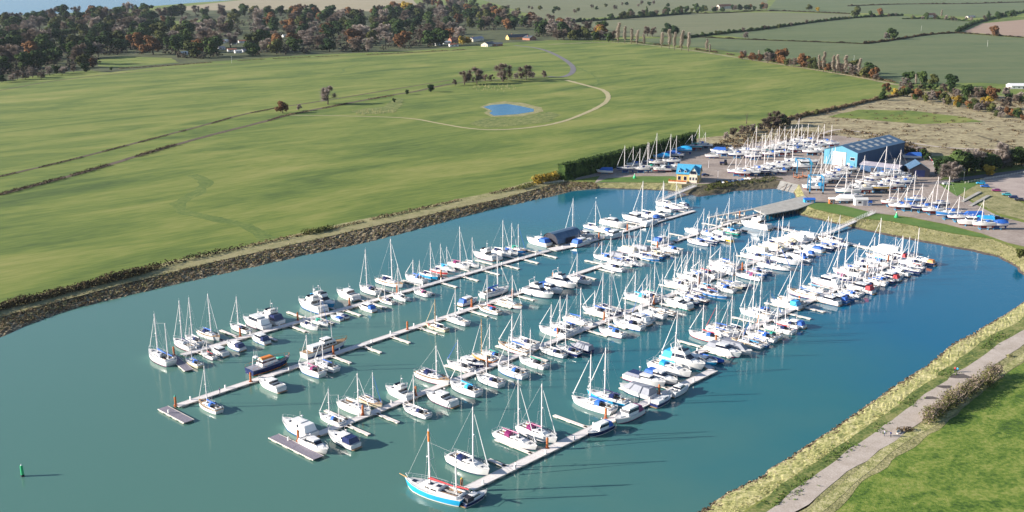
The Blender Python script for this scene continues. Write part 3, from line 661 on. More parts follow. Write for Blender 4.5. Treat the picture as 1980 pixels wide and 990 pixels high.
# bushy hedge beside the near path
pts = resample([P(x, y) for x, y in ((1792, 818), (1830, 790), (1870, 762), (1905, 742), (1925, 727))], 1.3); mb = MB(); rg = random.Random(77); o0 = pts[0].copy()
for i, p in enumerate(pts):
    q = p - o0; h = 3.6 + 1.4 * noise.noise(p * .12) + .8 * (i / len(pts))
    for _ in range(3):
        c = (q.x + rg.gauss(0, .9), q.y + rg.gauss(0, .9), h * .5)
        leaves(mb, c, (1.8, 1.8, h * .52), 70, .17, rg, rg.choice([0, 0, 2]))
        for _ in range(22):
            a = rg.uniform(0, 6.28); d = Vector((math.cos(a) * .7, math.sin(a) * .7, 1)).normalized(); b3 = Vector((c[0], c[1], h * .3)); e3 = b3 + d * rg.uniform(1, 1 + h * .62)
            mb.tube(b3, e3, .03, .015, 3, 2)
ob = mb.build('hawthorn_hedge', [M['olive'], M['grey'], M['bare']]); ob.location = o0; tag(ob, 'straggly grey brown hawthorn hedge beside the footpath', 'hedge')

# single trees with their own places: x, y(base), height, kind, colour, label
for x, y, h, k, mt, lab in [
    (547, 219, 9.5, 'round', 'autumn', 'rounded russet tree standing alone where the ditch meets the path'),
    (634, 202, 15, 'bare', 'grey', 'pale leafless tree with domed crown standing alone by the ditch'),
    (578, 214, 5, 'bare', 'grey', 'small leafless sapling between the russet tree and the domed tree'),
    (972, 158, 18, 'bare', 'bare', 'large spreading leafless tree above the pond'),
    (1017, 155, 15, 'bare', 'bare', 'leafless tree right of the large spreading tree above the pond'),
    (898, 164, 14, 'bare', 'bare', 'left of two leafless trees beside the ditch bush'),
    (922, 162, 16, 'bare', 'bare', 'twin crowned leafless tree left of the large spreading tree'),
    (1053, 150, 7, 'bare', 'bare', 'small leafless tree beside the end of the dark lane'),
    (880, 166, 6, 'bare', 'bare', 'low leafless thorn at the left of the pond trees'),
    (1090, 76, 22, 'round', 'ever', 'massive dark round tree beside the farm lawn'),
    (1130, 76, 16, 'round', 'olive', 'olive tree right of the massive dark tree'),
    (1160, 77, 17, 'round', 'gold', 'yellowing tree at the right end of the farm trees'),
    (1185, 80, 13, 'bare', 'bare', 'leafless bushy tree left of the first poplar'),
    (965, 52, 17, 'round', 'ever', 'dark domed tree standing above the farm roofs'),
    (1013, 52, 16, 'round', 'ever', 'dark rounded tree behind the long farmhouse'),
    (1292, 66, 15, 'round', 'ever', 'dark round tree in the crop field left of the hedge end'),
    (1305, 68, 13, 'round', 'ever', 'dark round tree just right of its twin in the crop field'),
    (1252, 70, 13, 'bare', 'bare', 'leafless tree pair member behind the gap in the poplars'),
    (1262, 71, 12, 'bare', 'bare', 'smaller leafless tree behind the poplar gap'),
    (1725, 76, 14, 'round', 'ever', 'lone dark round tree on the hedge in the crop fields'),
    (1714, 77, 9, 'bare', 'grey', 'pale leafless tree touching the lone dark round tree'),
    (1441, 76, 9, 'bare', 'grey', 'pale leafless bushy tree at the foot of the long hedge'),
    (1657, 33, 20, 'round', 'olive', 'large spreading olive brown tree on the long far hedge'),
    (1700, 31, 15, 'round', 'autumn', 'russet tree right of the large spreading hedge tree'),
    (1682, 32, 11, 'round', 'ever', 'small dark tree between the large spreading tree and the russet tree'),
    (1920, 70, 14, 'round', 'autumn', 'russet domed tree at the foot of the ploughed field'),
    (1910, 40, 15, 'fir', 'ever', 'dark conifer on the right hand far hedge'),
    (1930, 38, 14, 'round', 'ever', 'dark tree right of the conifer on the far hedge'),
    (1955, 34, 14, 'round', 'ever', 'dark tree farthest along the right hand hedge'),
    (1820, 35, 13, 'poplar', 'pale', 'slim pale poplar beside the small red roofed house'),
    (1790, 36, 11, 'round', 'ever', 'dark tree left of the small red roofed house'),
    (1487, 118, 12, 'round', 'ever', 'dark green tree at the left of the field edge copse'),
    (1510, 123, 14, 'round', 'autumn', 'broad russet tree in the field edge copse'),
    (1552, 130, 12, 'round', 'autumn', 'dark russet tree right of the broad russet one'),
    (1568, 133, 10, 'round', 'olive', 'olive tree right of the dark russet tree'),
    (1650, 143, 12, 'round', 'olive', 'olive tree among the grey poplars of the copse'),
    (1680, 149, 12, 'round', 'ever', 'dark tree at the right end of the poplar copse'),
    (1755, 162, 12, 'round', 'ever', 'left of three dark trees near the rough ground corner'),
    (1780, 163, 13, 'round', 'ever', 'tallest dark tree near the rough ground corner'),
    (1806, 165, 11, 'round', 'olive', 'olive tree right of the tallest dark corner tree'),
    (1840, 168, 12, 'round', 'ever', 'dark tree standing apart right of the corner trees'),
    (1705, 194, 8, 'round', 'ever', 'dark bush tree at the tip of the rough ground'),
    (1755, 186, 8, 'round', 'ever', 'dark tree among scrub right of the tip bush'),
    (1775, 192, 9, 'round', 'autumn', 'russet scrub tree beside the dark scrub tree'),
    (1800, 196, 9, 'bare', 'grey', 'pale leafless scrub tree in the rough ground thicket'),
    (1825, 200, 9, 'round', 'olive', 'olive scrub tree in the middle of the thicket'),
    (1850, 206, 9, 'round', 'gold', 'golden scrub tree in the thicket'),
    (1868, 188, 11, 'round', 'ever', 'dark round scrub tree at the back of the thicket'),
    (1885, 212, 9, 'round', 'olive', 'olive bush in front of the right hand thicket'),
    (1905, 210, 10, 'round', 'gold', 'yellow scrub tree at the right of the thicket'),
    (1918, 195, 12, 'round', 'autumn', 'tall russet tree in the right hand thicket'),
    (1890, 190, 10, 'bare', 'bare', 'leafless tree left of the tall russet thicket tree'),
    (1945, 212, 10, 'bare', 'bare', 'leafless tree right of the tall russet thicket tree'),
    (1965, 228, 8, 'round', 'olive', 'olive bush at the lower right end of the thicket'),
    (1945, 188, 9, 'bare', 'grey', 'pale leafless tree near the white tents'),
    (1500, 245, 11, 'bare', 'bare', 'broad leafless thicket tree behind the stored yachts'),
    (1478, 249, 8, 'bare', 'bare', 'lower leafless tree left of the broad thicket tree'),
    (1516, 242, 8, 'round', 'ever', 'dark evergreen shadowed behind the broad leafless thicket tree'),
    (1560, 224, 4, 'round', 'olive', 'small olive bush left of three on the field corner'),
    (1578, 222, 4.5, 'round', 'olive', 'middle small olive bush on the field corner'),
    (1600, 219, 4, 'bare', 'bare', 'small brown bush right of two on the field corner'),
    (833, 178, 7, 'round', 'ever', 'dark bush beside the ditch left of the pond trees'),
    (787, 183, 4.5, 'round', 'ever', 'small dark bush on the ditch left of the larger one'),
    (762, 198, 3.5, 'round', 'ever', 'small dark bush in the pale reeds'),
    (180, 131, 9, 'round', 'autumn', 'russet tree at the right tip of the front wood corner'),
    (160, 131, 12, 'round', 'olive', 'olive tree beside the russet corner tree of the wood'),
    (215, 136, 4, 'round', 'ever', 'small dark bush standing alone at the field corner by the wood'),
    (1345, 20, 15, 'round', 'ever', 'dark tree left of the white house with orange roof'),
    (1362, 22, 13, 'round', 'ever', 'second dark tree left of the white house'),
    (1380, 22, 11, 'bare', 'grey', 'pale tree touching the left of the white house'),
    (1430, 20, 13, 'round', 'ever', 'dark tree right of the white house with orange roof'),
    (1450, 19, 12, 'round', 'autumn', 'russet tree farther right of the white house'),
    (1476, 17, 14, 'round', 'autumn', 'russet tree at the end of the white house hedge'),
    (1565, 20, 13, 'round', 'olive', 'round tree in the middle of the far crop field'),
    (1580, 22, 9, 'round', 'gold', 'yellow bush right of the far field tree'),
    (1220, 33, 15, 'round', 'ever', 'dark tree on the left of the upper field hedge'),
    (1250, 31, 16, 'fir', 'ever', 'pointed conifer on the upper field hedge'),
    (1290, 28, 15, 'round', 'ever', 'dark tree on the right of the upper field hedge'),
    (1315, 26, 15, 'round', 'olive', 'olive tree at the right end of the upper field hedge'),
    (1820, 345, 12, 'round', 'ever', 'dark tree nearest the boat tent beside the yard road'),
    (1838, 350, 10, 'bare', 'grey', 'pale leafless tree low beside the yard road'),
    (1850, 342, 14, 'round', 'ever', 'largest dark tree beside the yard road'),
    (1870, 337, 12, 'round', 'ever', 'dark tree right of the largest beside the yard road'),
    (1885, 334, 13, 'bare', 'grey', 'tall silvery leafless tree beside the yard road'),
    (1905, 332, 11, 'round', 'ever', 'dark tree right of the silvery leafless tree'),
    (1912, 340, 6, 'round', 'gold', 'small yellow tree beside the road post'),
    (1938, 326, 14, 'bare', 'grey', 'white stemmed leafless tree right of the small yellow tree'),
    (1955, 324, 11, 'round', 'ever', 'dark tree behind the white stemmed tree'),
    (1975, 321, 11, 'round', 'ever', 'dark tree at the right edge beside the road'),
    (1925, 330, 9, 'round', 'ever', 'low dark tree left of the white stemmed tree'),
    (1972, 500, 4, 'round', 'olive', 'olive bush at the right edge above the water corner'),
    ]:
    tree(x, y, h, k, mt, lab, wid=1.0 if k != 'poplar' else 1)
DEAD = thing('dead_tree', 'bare dead tree trunk standing on the field edge above the scrub', 'tree', P(1443, 240)); mb = MB()
mb.tube((0, 0, 0), (.2, 0, 4), .35, .25, 6); mb.build('trunk', M['bark'], DEAD); mb = MB()
for a, b2 in (((.2, 0, 4), (1.2, .3, 8.5)), ((.2, 0, 4), (-.8, 0, 9)), ((-.3, 0, 6.5), (-1.6, .4, 8)), ((.7, 0, 6), (.2, 0, 9.2))): mb.tube(a, b2, .17, .06, 5)
mb.build('branch', M['bark'], DEAD)
PP = [(1195, 83, 21), (1208, 84, 18), (1221, 85, 16), (1232, 87, 15), (1245, 89, 12), (1279, 92, 15), (1294, 95, 19), (1304, 97, 17), (1318, 98, 19), (1331, 100, 18), (1366, 100, 12), (1372, 104, 9), (1466, 118, 9), (1439, 114, 7), (1583, 137, 12), (1592, 139, 15), (1610, 141, 13), (1618, 142, 14), (1634, 144, 14), (1660, 148, 13), (1770, 165, 9)]
for i, (x, y, h) in enumerate(PP):
    ordn = ['first', 'second', 'third', 'fourth', 'fifth', 'sixth', 'seventh', 'eighth', 'ninth', 'tenth', 'eleventh', 'twelfth', 'thirteenth', 'fourteenth', 'fifteenth', 'sixteenth', 'seventeenth', 'eighteenth', 'nineteenth', 'twentieth', 'twenty-first'][i]
    tree(x, y, h, 'poplar', 'pale', f'slender pale poplar, {ordn} from the left along the field edge', 'poplars along the field edge', wid=1.15)
def tree_row(pix, n, h0, h1, kinds, where, jx=6, jy=1.5):
    pts = [Vector((x, y)) for x, y in pix]; lens = [(q - p).length for p, q in zip(pts, pts[1:])]; T = sum(lens); cn = {}
    rr = []
    for i in range(n):
        s = (i + rnd.random()) / n * T; k = 0
        while k < len(lens) - 1 and s > lens[k]: s -= lens[k]; k += 1
        p = pts[k].lerp(pts[k + 1], min(1, s / lens[k])); rr.append((p.x + rnd.uniform(-jx, jx), p.y + rnd.uniform(-jy, jy)))
    if where.startswith('in the far'): jx = 0
    for x, y in sorted(rr):
        kk = rnd.choice(kinds); cn[kk] = cn.get(kk, 0) + 1
        tree(x, y, rnd.uniform(h0, h1), kk[0], kk[1], f'{DESC[kk]}, {nth(cn[kk])} such from left {where}', f'{DESC[kk]}s {where}')
E_, O_, A_, G_, B2_, Y_ = ('round', 'ever'), ('round', 'olive'), ('round', 'autumn'), ('bare', 'grey'), ('bare', 'bare'), ('round', 'gold')
tree_row([(1180, 38), (1250, 33), (1335, 25), (1480, 18)], 30, 9, 15, [E_, E_, O_, B2_], 'on the upper field hedge')
tree_row([(1062, 77), (1120, 77), (1190, 80)], 10, 9, 14, [E_, O_, G_, B2_], 'between the farm and the poplars')
tree_row([(1430, 112), (1500, 123), (1600, 137), (1700, 156)], 30, 6, 10, [G_, G_, B2_, O_, A_], 'in the field edge copse')
tree_row([(1700, 178), (1760, 186), (1830, 200), (1900, 216), (1985, 236)], 34, 4, 7.5, [G_, B2_, O_, A_, E_, Y_, A_], 'in the lower thicket', 10, 5)
tree_row([(1740, 168), (1820, 180), (1900, 190), (1985, 200)], 24, 5, 8.5, [B2_, G_, A_, E_, O_], 'in the upper thicket', 8, 4)
tree_row([(1400, 268), (1450, 254), (1500, 244), (1545, 240)], 16, 3.5, 6.5, [B2_, B2_, E_, G_], 'behind the back yard row', 6, 4)
tree_row([(1740, 296), (1790, 306), (1800, 318)], 7, 4, 6, [B2_, E_, O_], 'right of the boat shed', 6, 3)
tree_row([(1812, 340), (1880, 330), (1985, 315)], 20, 6, 9, [E_, E_, O_, G_], 'beside the yard road', 6, 3)
tree_row([(1320, 76), (1382, 68), (1472, 59), (1575, 44), (1657, 35), (1746, 31)], 24, 4, 7, [E_, O_, B2_], 'on the long dark hedge', 5, 1)
tree_row([(1746, 37), (1800, 37), (1884, 42), (1950, 30)], 16, 5, 9, [E_, O_, G_, B2_], 'around the small red roofed house', 6, 2)
tree_row([(890, 160), (940, 158), (1040, 151), (1060, 149)], 9, 4, 7, [B2_, G_, E_], 'behind the pond', 6, 2)
tree_row([(905, 12), (1000, 22), (1100, 26), (1200, 16), (1290, 8)], 26, 7, 11, [E_, B2_, G_, O_], 'in the far fields right of the wood', 6, 6)
tree_row([(0, 158), (60, 152), (110, 146), (170, 136)], 12, 7, 11, [E_, G_, B2_, O_], 'along the front left corner of the wood', 6, 3)
# young plantation in tree guards
mb = MB(); rg = random.Random(12)
for poly, n in (([(905, 172), (930, 162), (995, 164), (1000, 172), (975, 178), (915, 176)], 150), ([(680, 214), (765, 212), (765, 220), (690, 224)], 90), ([(235, 138), (345, 126), (350, 132), (240, 142)], 70), ([(700, 103), (880, 96), (880, 99), (700, 106)], 60)):
    xs = [p[0] for p in poly]; ys = [p[1] for p in poly]
    for _ in range(n):
        x = rg.uniform(min(xs), max(xs)); y = rg.uniform(min(ys), max(ys))
        if not inside((x, y), poly): continue
        p = P(x, y); mb.tube((p.x, p.y, GZ), (p.x, p.y, GZ + 1.5), .16, .14, 4)
tag(mb.build('sapling_guards', M['bankgrass']), kind='stuff')
# ================================================================= boats
PD, FD = 47.2, 137.2            # heading of the pontoons and of the finger berths (degrees)
def sail_hull(B, Fb):
    ts = [0, .08, .2, .35, .5, .65, .8, .92, 1.0]; wf = [.70, .80, .92, .99, 1.0, .90, .66, .32, .03]
    rows = []
    for t, w in zip(ts, wf):
        w = w * B / 2; sh = Fb * (1.0 + .22 * max(0, t - .4) ** 1.3 * 2 - .06 * math.sin(t * 3.1)); xd = -5 + 10 * t
        ux = lambda k: xd + (-.55 * k if t > .85 else 0) * (t - .8) / .2 + (.45 * k if t < .05 else 0)
        pr = [(w, sh, 0), (w * .985, sh * .55, .35), (w * .93, .22, .7), (w * .90, .05, .8), (w * .6, -.35, 1.2), (0, -.55, 1.6)]
        rows.append([(ux(k), y, z) for y, z, k in pr] + [(ux(k), -y, z) for y, z, k in pr[-2::-1]])
    return rows
def hull_mesh(rows, hm, sm, am):
    mb = MB(); mb.grid(rows, 0, True); n = len(rows[0]) - 1
    for i in range(len(mb.m)):
        j = i % n
        mb.m[i] = {2: 1, n - 3: 1}.get(j, 0 if j < 2 or j > n - 3 else 2)
    b = len(mb.v); mb.add(rows[0], [tuple(range(len(rows[0])))], 0)
    return mb.mesh('hull', [M[hm], M[sm], M[am]])
def deck_mesh(rows, mat):
    mb = MB(); rr = []
    for r in rows:
        a, b2 = Vector(r[0]), Vector(r[-1]); c = (a + b2) / 2; c.z += .07
        rr.append([tuple(a.lerp(c, .03) - Vector((0, 0, .03))), tuple(c), tuple(b2.lerp(c, .03) - Vector((0, 0, .03)))])
    mb.grid(rr, 0, False)
    for sgn in (0, -1):     # toe rail
        for a, b2 in zip(rows, rows[1:]): mb.tube(a[sgn], b2[sgn], .035, .035, 4)
    return mb.mesh('deck', [M[mat]])
def rigging(mh, B, Fb, furl, back=True, mx=.8, bow=4.8):
    mb = MB(); top = (mx, 0, mh); r = .013
    mb.tube((bow, 0, Fb * 1.2), (mx, 0, mh * .97), r, r, 3)
    if back: mb.tube((-4.9, 0, Fb), top, r, r, 3)
    for s in (1, -1):
        mb.path([(mx - .1, s * B * .47, Fb), (mx - .2, s * .85, Fb + (mh - Fb) * .46), top], r, 3)
        mb.tube((mx - .5, s * B * .45, Fb), (mx, 0, Fb + (mh - Fb) * .46), r, r, 3)
    return mb.mesh('rigging', [M['wire']])
def sailboat(root, L, hull='w', cover='b', mh=None, sub=0, mastc='alu', stripe=None, furl='sail', ashore=False, hood=True, ketch=False, rg=None, tent=None):
    rg = rg or rnd
    B = [3.3, 3.05, 3.5][sub % 3]; Fb = [1.05, .9, 1.2][sub % 3]
    am = rg.choice(['af_r', 'af_b', 'af_k']); sm = stripe or rg.choice(['n', 'b', 'w', 'w', 'p', 'n'])
    if hull != 'w': sm = 'w'
    R0 = cached(('rows', sub % 3), lambda: sail_hull(B, Fb))
    h = link('hull', cached(('sh', sub % 3, hull, sm, am), lambda: hull_mesh(R0, hull, sm, am)), root)
    dk = 'w2' if rg.random() < .8 else 'teak'
    link('deck', cached(('sd', sub % 3, dk), lambda: deck_mesh(R0, dk)), root)
    if ashore:
        def kl():
            mb = MB(); mb.fru(-1.2, 1.2, .16, -1.75, -.45, -.5, -.2, 0); mb.fru(-4.4, -3.7, .06, -1.5, -.3, -.2, 0, 0); return mb.mesh('keel', [M[am]])
        link('keel', cached(('kl', am), kl), root)
    mx = [.8, .6, 1.0][sub % 3]
    if tent:
        def tn():
            mb = MB(); rows = []
            for i in range(9):
                x = -4.7 + i * .95; w = B * .5 * [.75, .85, .95, 1, 1, .95, .8, .55, .15][i]; z = Fb + [.9, 1.3, 1.5, 1.55, 1.5, 1.35, 1.1, .8, .4][i]
                rows.append([(x, -w, Fb * .75), (x, -w * .97, Fb + .1), (x, -w * .35, z - .15), (x, 0, z), (x, w * .35, z - .15), (x, w * .97, Fb + .1), (x, w, Fb * .75)])
            mb.grid(rows, 0, False); mb.add(rows[0], [tuple(range(7))]); mb.add(rows[-1], [tuple(range(7))]); return mb.mesh('cover', [M[tent]])
        link('cover', cached(('tn', sub % 3, tent), tn), root)
    else:
        def cb():
            mb = MB()
            mb.fru(-1.3, 2.6, B * .33, Fb - .02, Fb + .42, .9, .1, .13, fw=.62)
            mb.fru(-1.2, .9, B * .27, Fb + .40, Fb + .52, .7, .05, .12, fw=.8)
            # cockpit coamings and sole
            for s in (1, -1): mb.fru(-4.3, -1.3, .12, Fb - .02, Fb + .28, .1, .3, .03); 
            return mb.mesh('coachroof', [M['w']])
        cr = link('coachroof', cached(('cb', sub % 3), cb), root)
        def wn():
            mb = MB()
            for s in (1, -1):
                for x0, x1 in ((-1.0, .1), (.3, 1.2)):
                    y = lambda x: s * (B * .33 * (1 - .38 * (x + 1.3) / 3.9) - .045)
                    mb.add([(x0, y(x0) + s * .035, Fb + .14), (x1, y(x1) + s * .035, Fb + .14), (x1 - .15, y(x1) - s * .02, Fb + .36), (x0 + .05, y(x0) - s * .02, Fb + .36)], [(0, 1, 2, 3)])
            return mb.mesh('window', [M['glass']])
        link('window', cached(('wn', sub % 3), wn), cr)
        def ht():
            mb = MB(); mb.box(-.32, .32, -.32, .32, -.05, .04); return mb.mesh('hatch', [M['glass']])
        for x, z in ((-.75, .53), (.55, .52), (3.4, .18)): h_ = link('hatch', cached('ht', ht), cr); h_.location = (x, 0, Fb + z)
        def ck():
            mb = MB(); w = B * .30
            mb.box(-4.2, -1.35, -w, w, Fb + .05, Fb + .09, 0)
            for s in (1, -1): mb.box(-4.3, -1.35, s * w - .09, s * w + .09, Fb, Fb + .30, 1)
            mb.box(-4.4, -4.25, -w, w, Fb, Fb + .28, 1)
            mb.box(-4.0, -1.4, -w + .12, -w + .5, Fb + .10, Fb + .17, 2); mb.box(-4.0, -1.4, w - .5, w - .12, Fb + .10, Fb + .17, 2)
            mb.tube((-3.3, 0, Fb + .1), (-3.3, 0, Fb + .8), .06, .06, 5, 1)
            for i in range(8):
                a, b2 = i * .785, (i + 1) * .785
                mb.tube((-3.35, math.cos(a) * .42, Fb + .85 + math.sin(a) * .42), (-3.35, math.cos(b2) * .42, Fb + .85 + math.sin(b2) * .42), .025, .025, 3, 1)
            return mb.mesh('cockpit', [M['glass'], M['w'], M['teak']])
        link('cockpit', cached(('ck', sub % 3), ck), root)
        if hood:
            hc = cover if rg.random() < .6 else rg.choice(['n', 'b', 'dk', 'y'])
            if hc in 'wr': hc = 'n'
            def hd():
                mb = MB(); rows = []
                for x, z, w in ((-.75, .42, .8), (-1.0, 1.0, .86), (-1.9, 1.18, .9), (-2.1, 1.08, .9)):
                    ww = B * .36 * w
                    rows.append([(x, -ww, Fb + .2), (x, -ww * .92, Fb + z * .8), (x, -ww * .5, Fb + z), (x, ww * .5, Fb + z), (x, ww * .92, Fb + z * .8), (x, ww, Fb + .2)])
                mb.grid(rows, 0, False)
                return mb.mesh('sprayhood', [M[hc]])
            link('sprayhood', cached(('hd', sub % 3, hc), hd), root)
        def rl():
            mb = MB(); r = .018
            for s in (0, -1):
                pts = [Vector(q[s]) for q in R0]
                for p in pts[0:8:1]: mb.tube(p, p + Vector((0, 0, .6)), r, r, 3)
                mb.path([p + Vector((0, 0, .6)) for p in pts[:8]], r, 3); mb.path([p + Vector((0, 0, .32)) for p in pts[:8]], r * .7, 3)
            a, b2, c = Vector(R0[7][0]), Vector(R0[8][0]), Vector(R0[7][-1]); u = Vector((0, 0, .68))
            mb.path([a + u, b2 + u + Vector((-.1, 0, 0)), c + u], .03, 4)
            mb.tube(R0[0][0], Vector(R0[0][0]) + u, .03, .03, 4); mb.tube(R0[0][-1], Vector(R0[0][-1]) + u, .03, .03, 4); mb.tube(Vector(R0[0][0]) + u, Vector(R0[0][-1]) + u, .03, .03, 4)
            return mb.mesh('guardrail', [M['steel']])
        link('guardrail', cached(('rl', sub % 3), rl), root)
    if mh:
        q = round(mh / L * 10 * 2) / 2
        def mt():
            mb = MB(); mb.tube((mx, 0, Fb), (mx, 0, q), .15, .11, 6)
            mb.tube((mx, 0, q), (mx, 0, q + .7), .015, .015, 3)
            return mb.mesh('mast', [M[mastc]])
        m_ = link('mast', cached(('mt', sub % 3, q, mastc), mt), root)
        def sp():
            mb = MB()
            for k in ((.46,) if q < 13 else (.34, .66)):
                z = Fb + (q - Fb) * k; w = .85 if k < .6 else .65
                mb.tube((mx - .15, -w, z + .05), (mx, 0, z), .035, .035, 4); mb.tube((mx - .15, w, z + .05), (mx, 0, z), .035, .035, 4)
            mb.sph((mx + .22, 0, Fb + (q - Fb) * .52), .22, .22, .1, 6, 4)
            return mb.mesh('spreader', [M['alu']])
        link('spreader', cached(('sp', sub % 3, q), sp), m_)
        link('rigging', cached(('rg', sub % 3, q), lambda: rigging(q, B, Fb, 0, True, mx)), root)
        if furl:
            def fs():
                mb = MB(); a = Vector((4.65, 0, Fb * 1.2 + .5)); b2 = Vector((mx, 0, q * .97)); mb.tube(a, a.lerp(b2, .9), .10, .045, 6); return mb.mesh('furled_headsail', [M[furl]])
            link('furled_headsail', cached(('fs', sub % 3, q, furl), fs), root)
        def bm():
            mb = MB(); mb.tube((mx, 0, Fb + 1.05), (mx - 4.0, 0, Fb + 1.15), .07, .06, 5); return mb.mesh('boom', [M['alu']])
        bo = link('boom', cached(('bm', sub % 3), bm), root)
        def sc():
            mb = MB(); rows = []
            for i in range(8):
                x = mx + .1 - i * .57; w = .17 - .012 * i; h_ = .36 - .03 * i; z = Fb + 1.08
                rows.append([(x, w * math.cos(a), z + h_ * .5 + h_ * .62 * math.sin(a)) for a in [k * 1.0472 for k in range(6)]])
            mb.grid(rows, 0, True, True); mb.add(rows[-1], [(0, 1, 2, 3, 4, 5)]); return mb.mesh('sail_cover', [M[cover]])
        link('sail_cover', cached(('sc', sub % 3, cover), sc), bo)
    if ketch:
        qm = round((mh or 14) / L * 10 * (.92 if L < 15 else .75) * 2) / 2
        def mz():
            mb = MB(); mb.tube((-3.6, 0, Fb), (-3.6, 0, qm), .13, .09, 6); return mb.mesh('mizzen_mast', [M[mastc]])
        link('mizzen_mast', cached(('mz', qm, mastc, sub % 3), mz), root)
        def mr():
            mb = MB()
            for s in (1, -1): mb.tube((-3.9, s * B * .4, Fb), (-3.6, 0, qm * .97), .012, .012, 3); mb.tube((-3.2, s * B * .42, Fb), (-3.6, 0, qm * .8), .012, .012, 3)
            mb.tube((mx, 0, q * .8), (-3.6, 0, qm), .012, .012, 3); return mb.mesh('mizzen_rigging', [M['wire']])
        link('mizzen_rigging', cached(('mr', qm, q, sub % 3), mr), root)
        def mc():
            mb = MB(); mb.tube((-3.6, 0, Fb + 1.25), (-5.6, 0, Fb + 1.35), .15, .09, 6); return mb.mesh('mizzen_cover', [M[cover]])
        link('mizzen_cover', cached(('mc', cover, sub % 3), mc), root)

def motor_rows(B, Fb):
    ts = [0, .12, .3, .5, .68, .82, .93, 1.0]; wf = [.86, .93, .98, 1.0, .93, .70, .38, .04]
    rows = []
    for t, w in zip(ts, wf):
        w = w * B / 2; sh = Fb * (1 + .38 * max(0, t - .25) ** 1.2); xd = -5 + 10 * t; fl = .12 * max(0, t - .4) / .6
        pr = [(w, sh, 0), (w * (.97 - fl), sh * .55, .3), (w * (.90 - fl * 2), .24, .7), (w * (.88 - fl * 2), .05, .85), (w * .55, -.3, 1.1), (0, -.5, 1.4)]
        ux = lambda k: xd - (1.0 * k * (t - .6) / .4 if t > .6 else 0)
        rows.append([(ux(k), y, z) for y, z, k in pr] + [(ux(k), -y, z) for y, z, k in pr[-2::-1]])
    return rows
def windowband(mb, x0, x1, w, z0, z1, fr, bk, sd_, fw, a, b2, m=0, e=.012):
    def at(t): return (x0 + bk * t, x1 - fr * t, w - sd_ * t, z0 + (z1 - z0) * t)
    A = at(a); C = at(b2)
    def ring(q, e): return [(q[0] - e, -q[2] - e, q[3]), (q[1] + e, -(q[2]) * fw - e, q[3]), (q[1] + e, q[2] * fw + e, q[3]), (q[0] - e, q[2] + e, q[3])]
    r0, r1 = ring(A, e), ring(C, e)
    mb.add(r0 + r1, [(0, 1, 5, 4), (1, 2, 6, 5), (2, 3, 7, 6), (3, 0, 4, 7)], m)
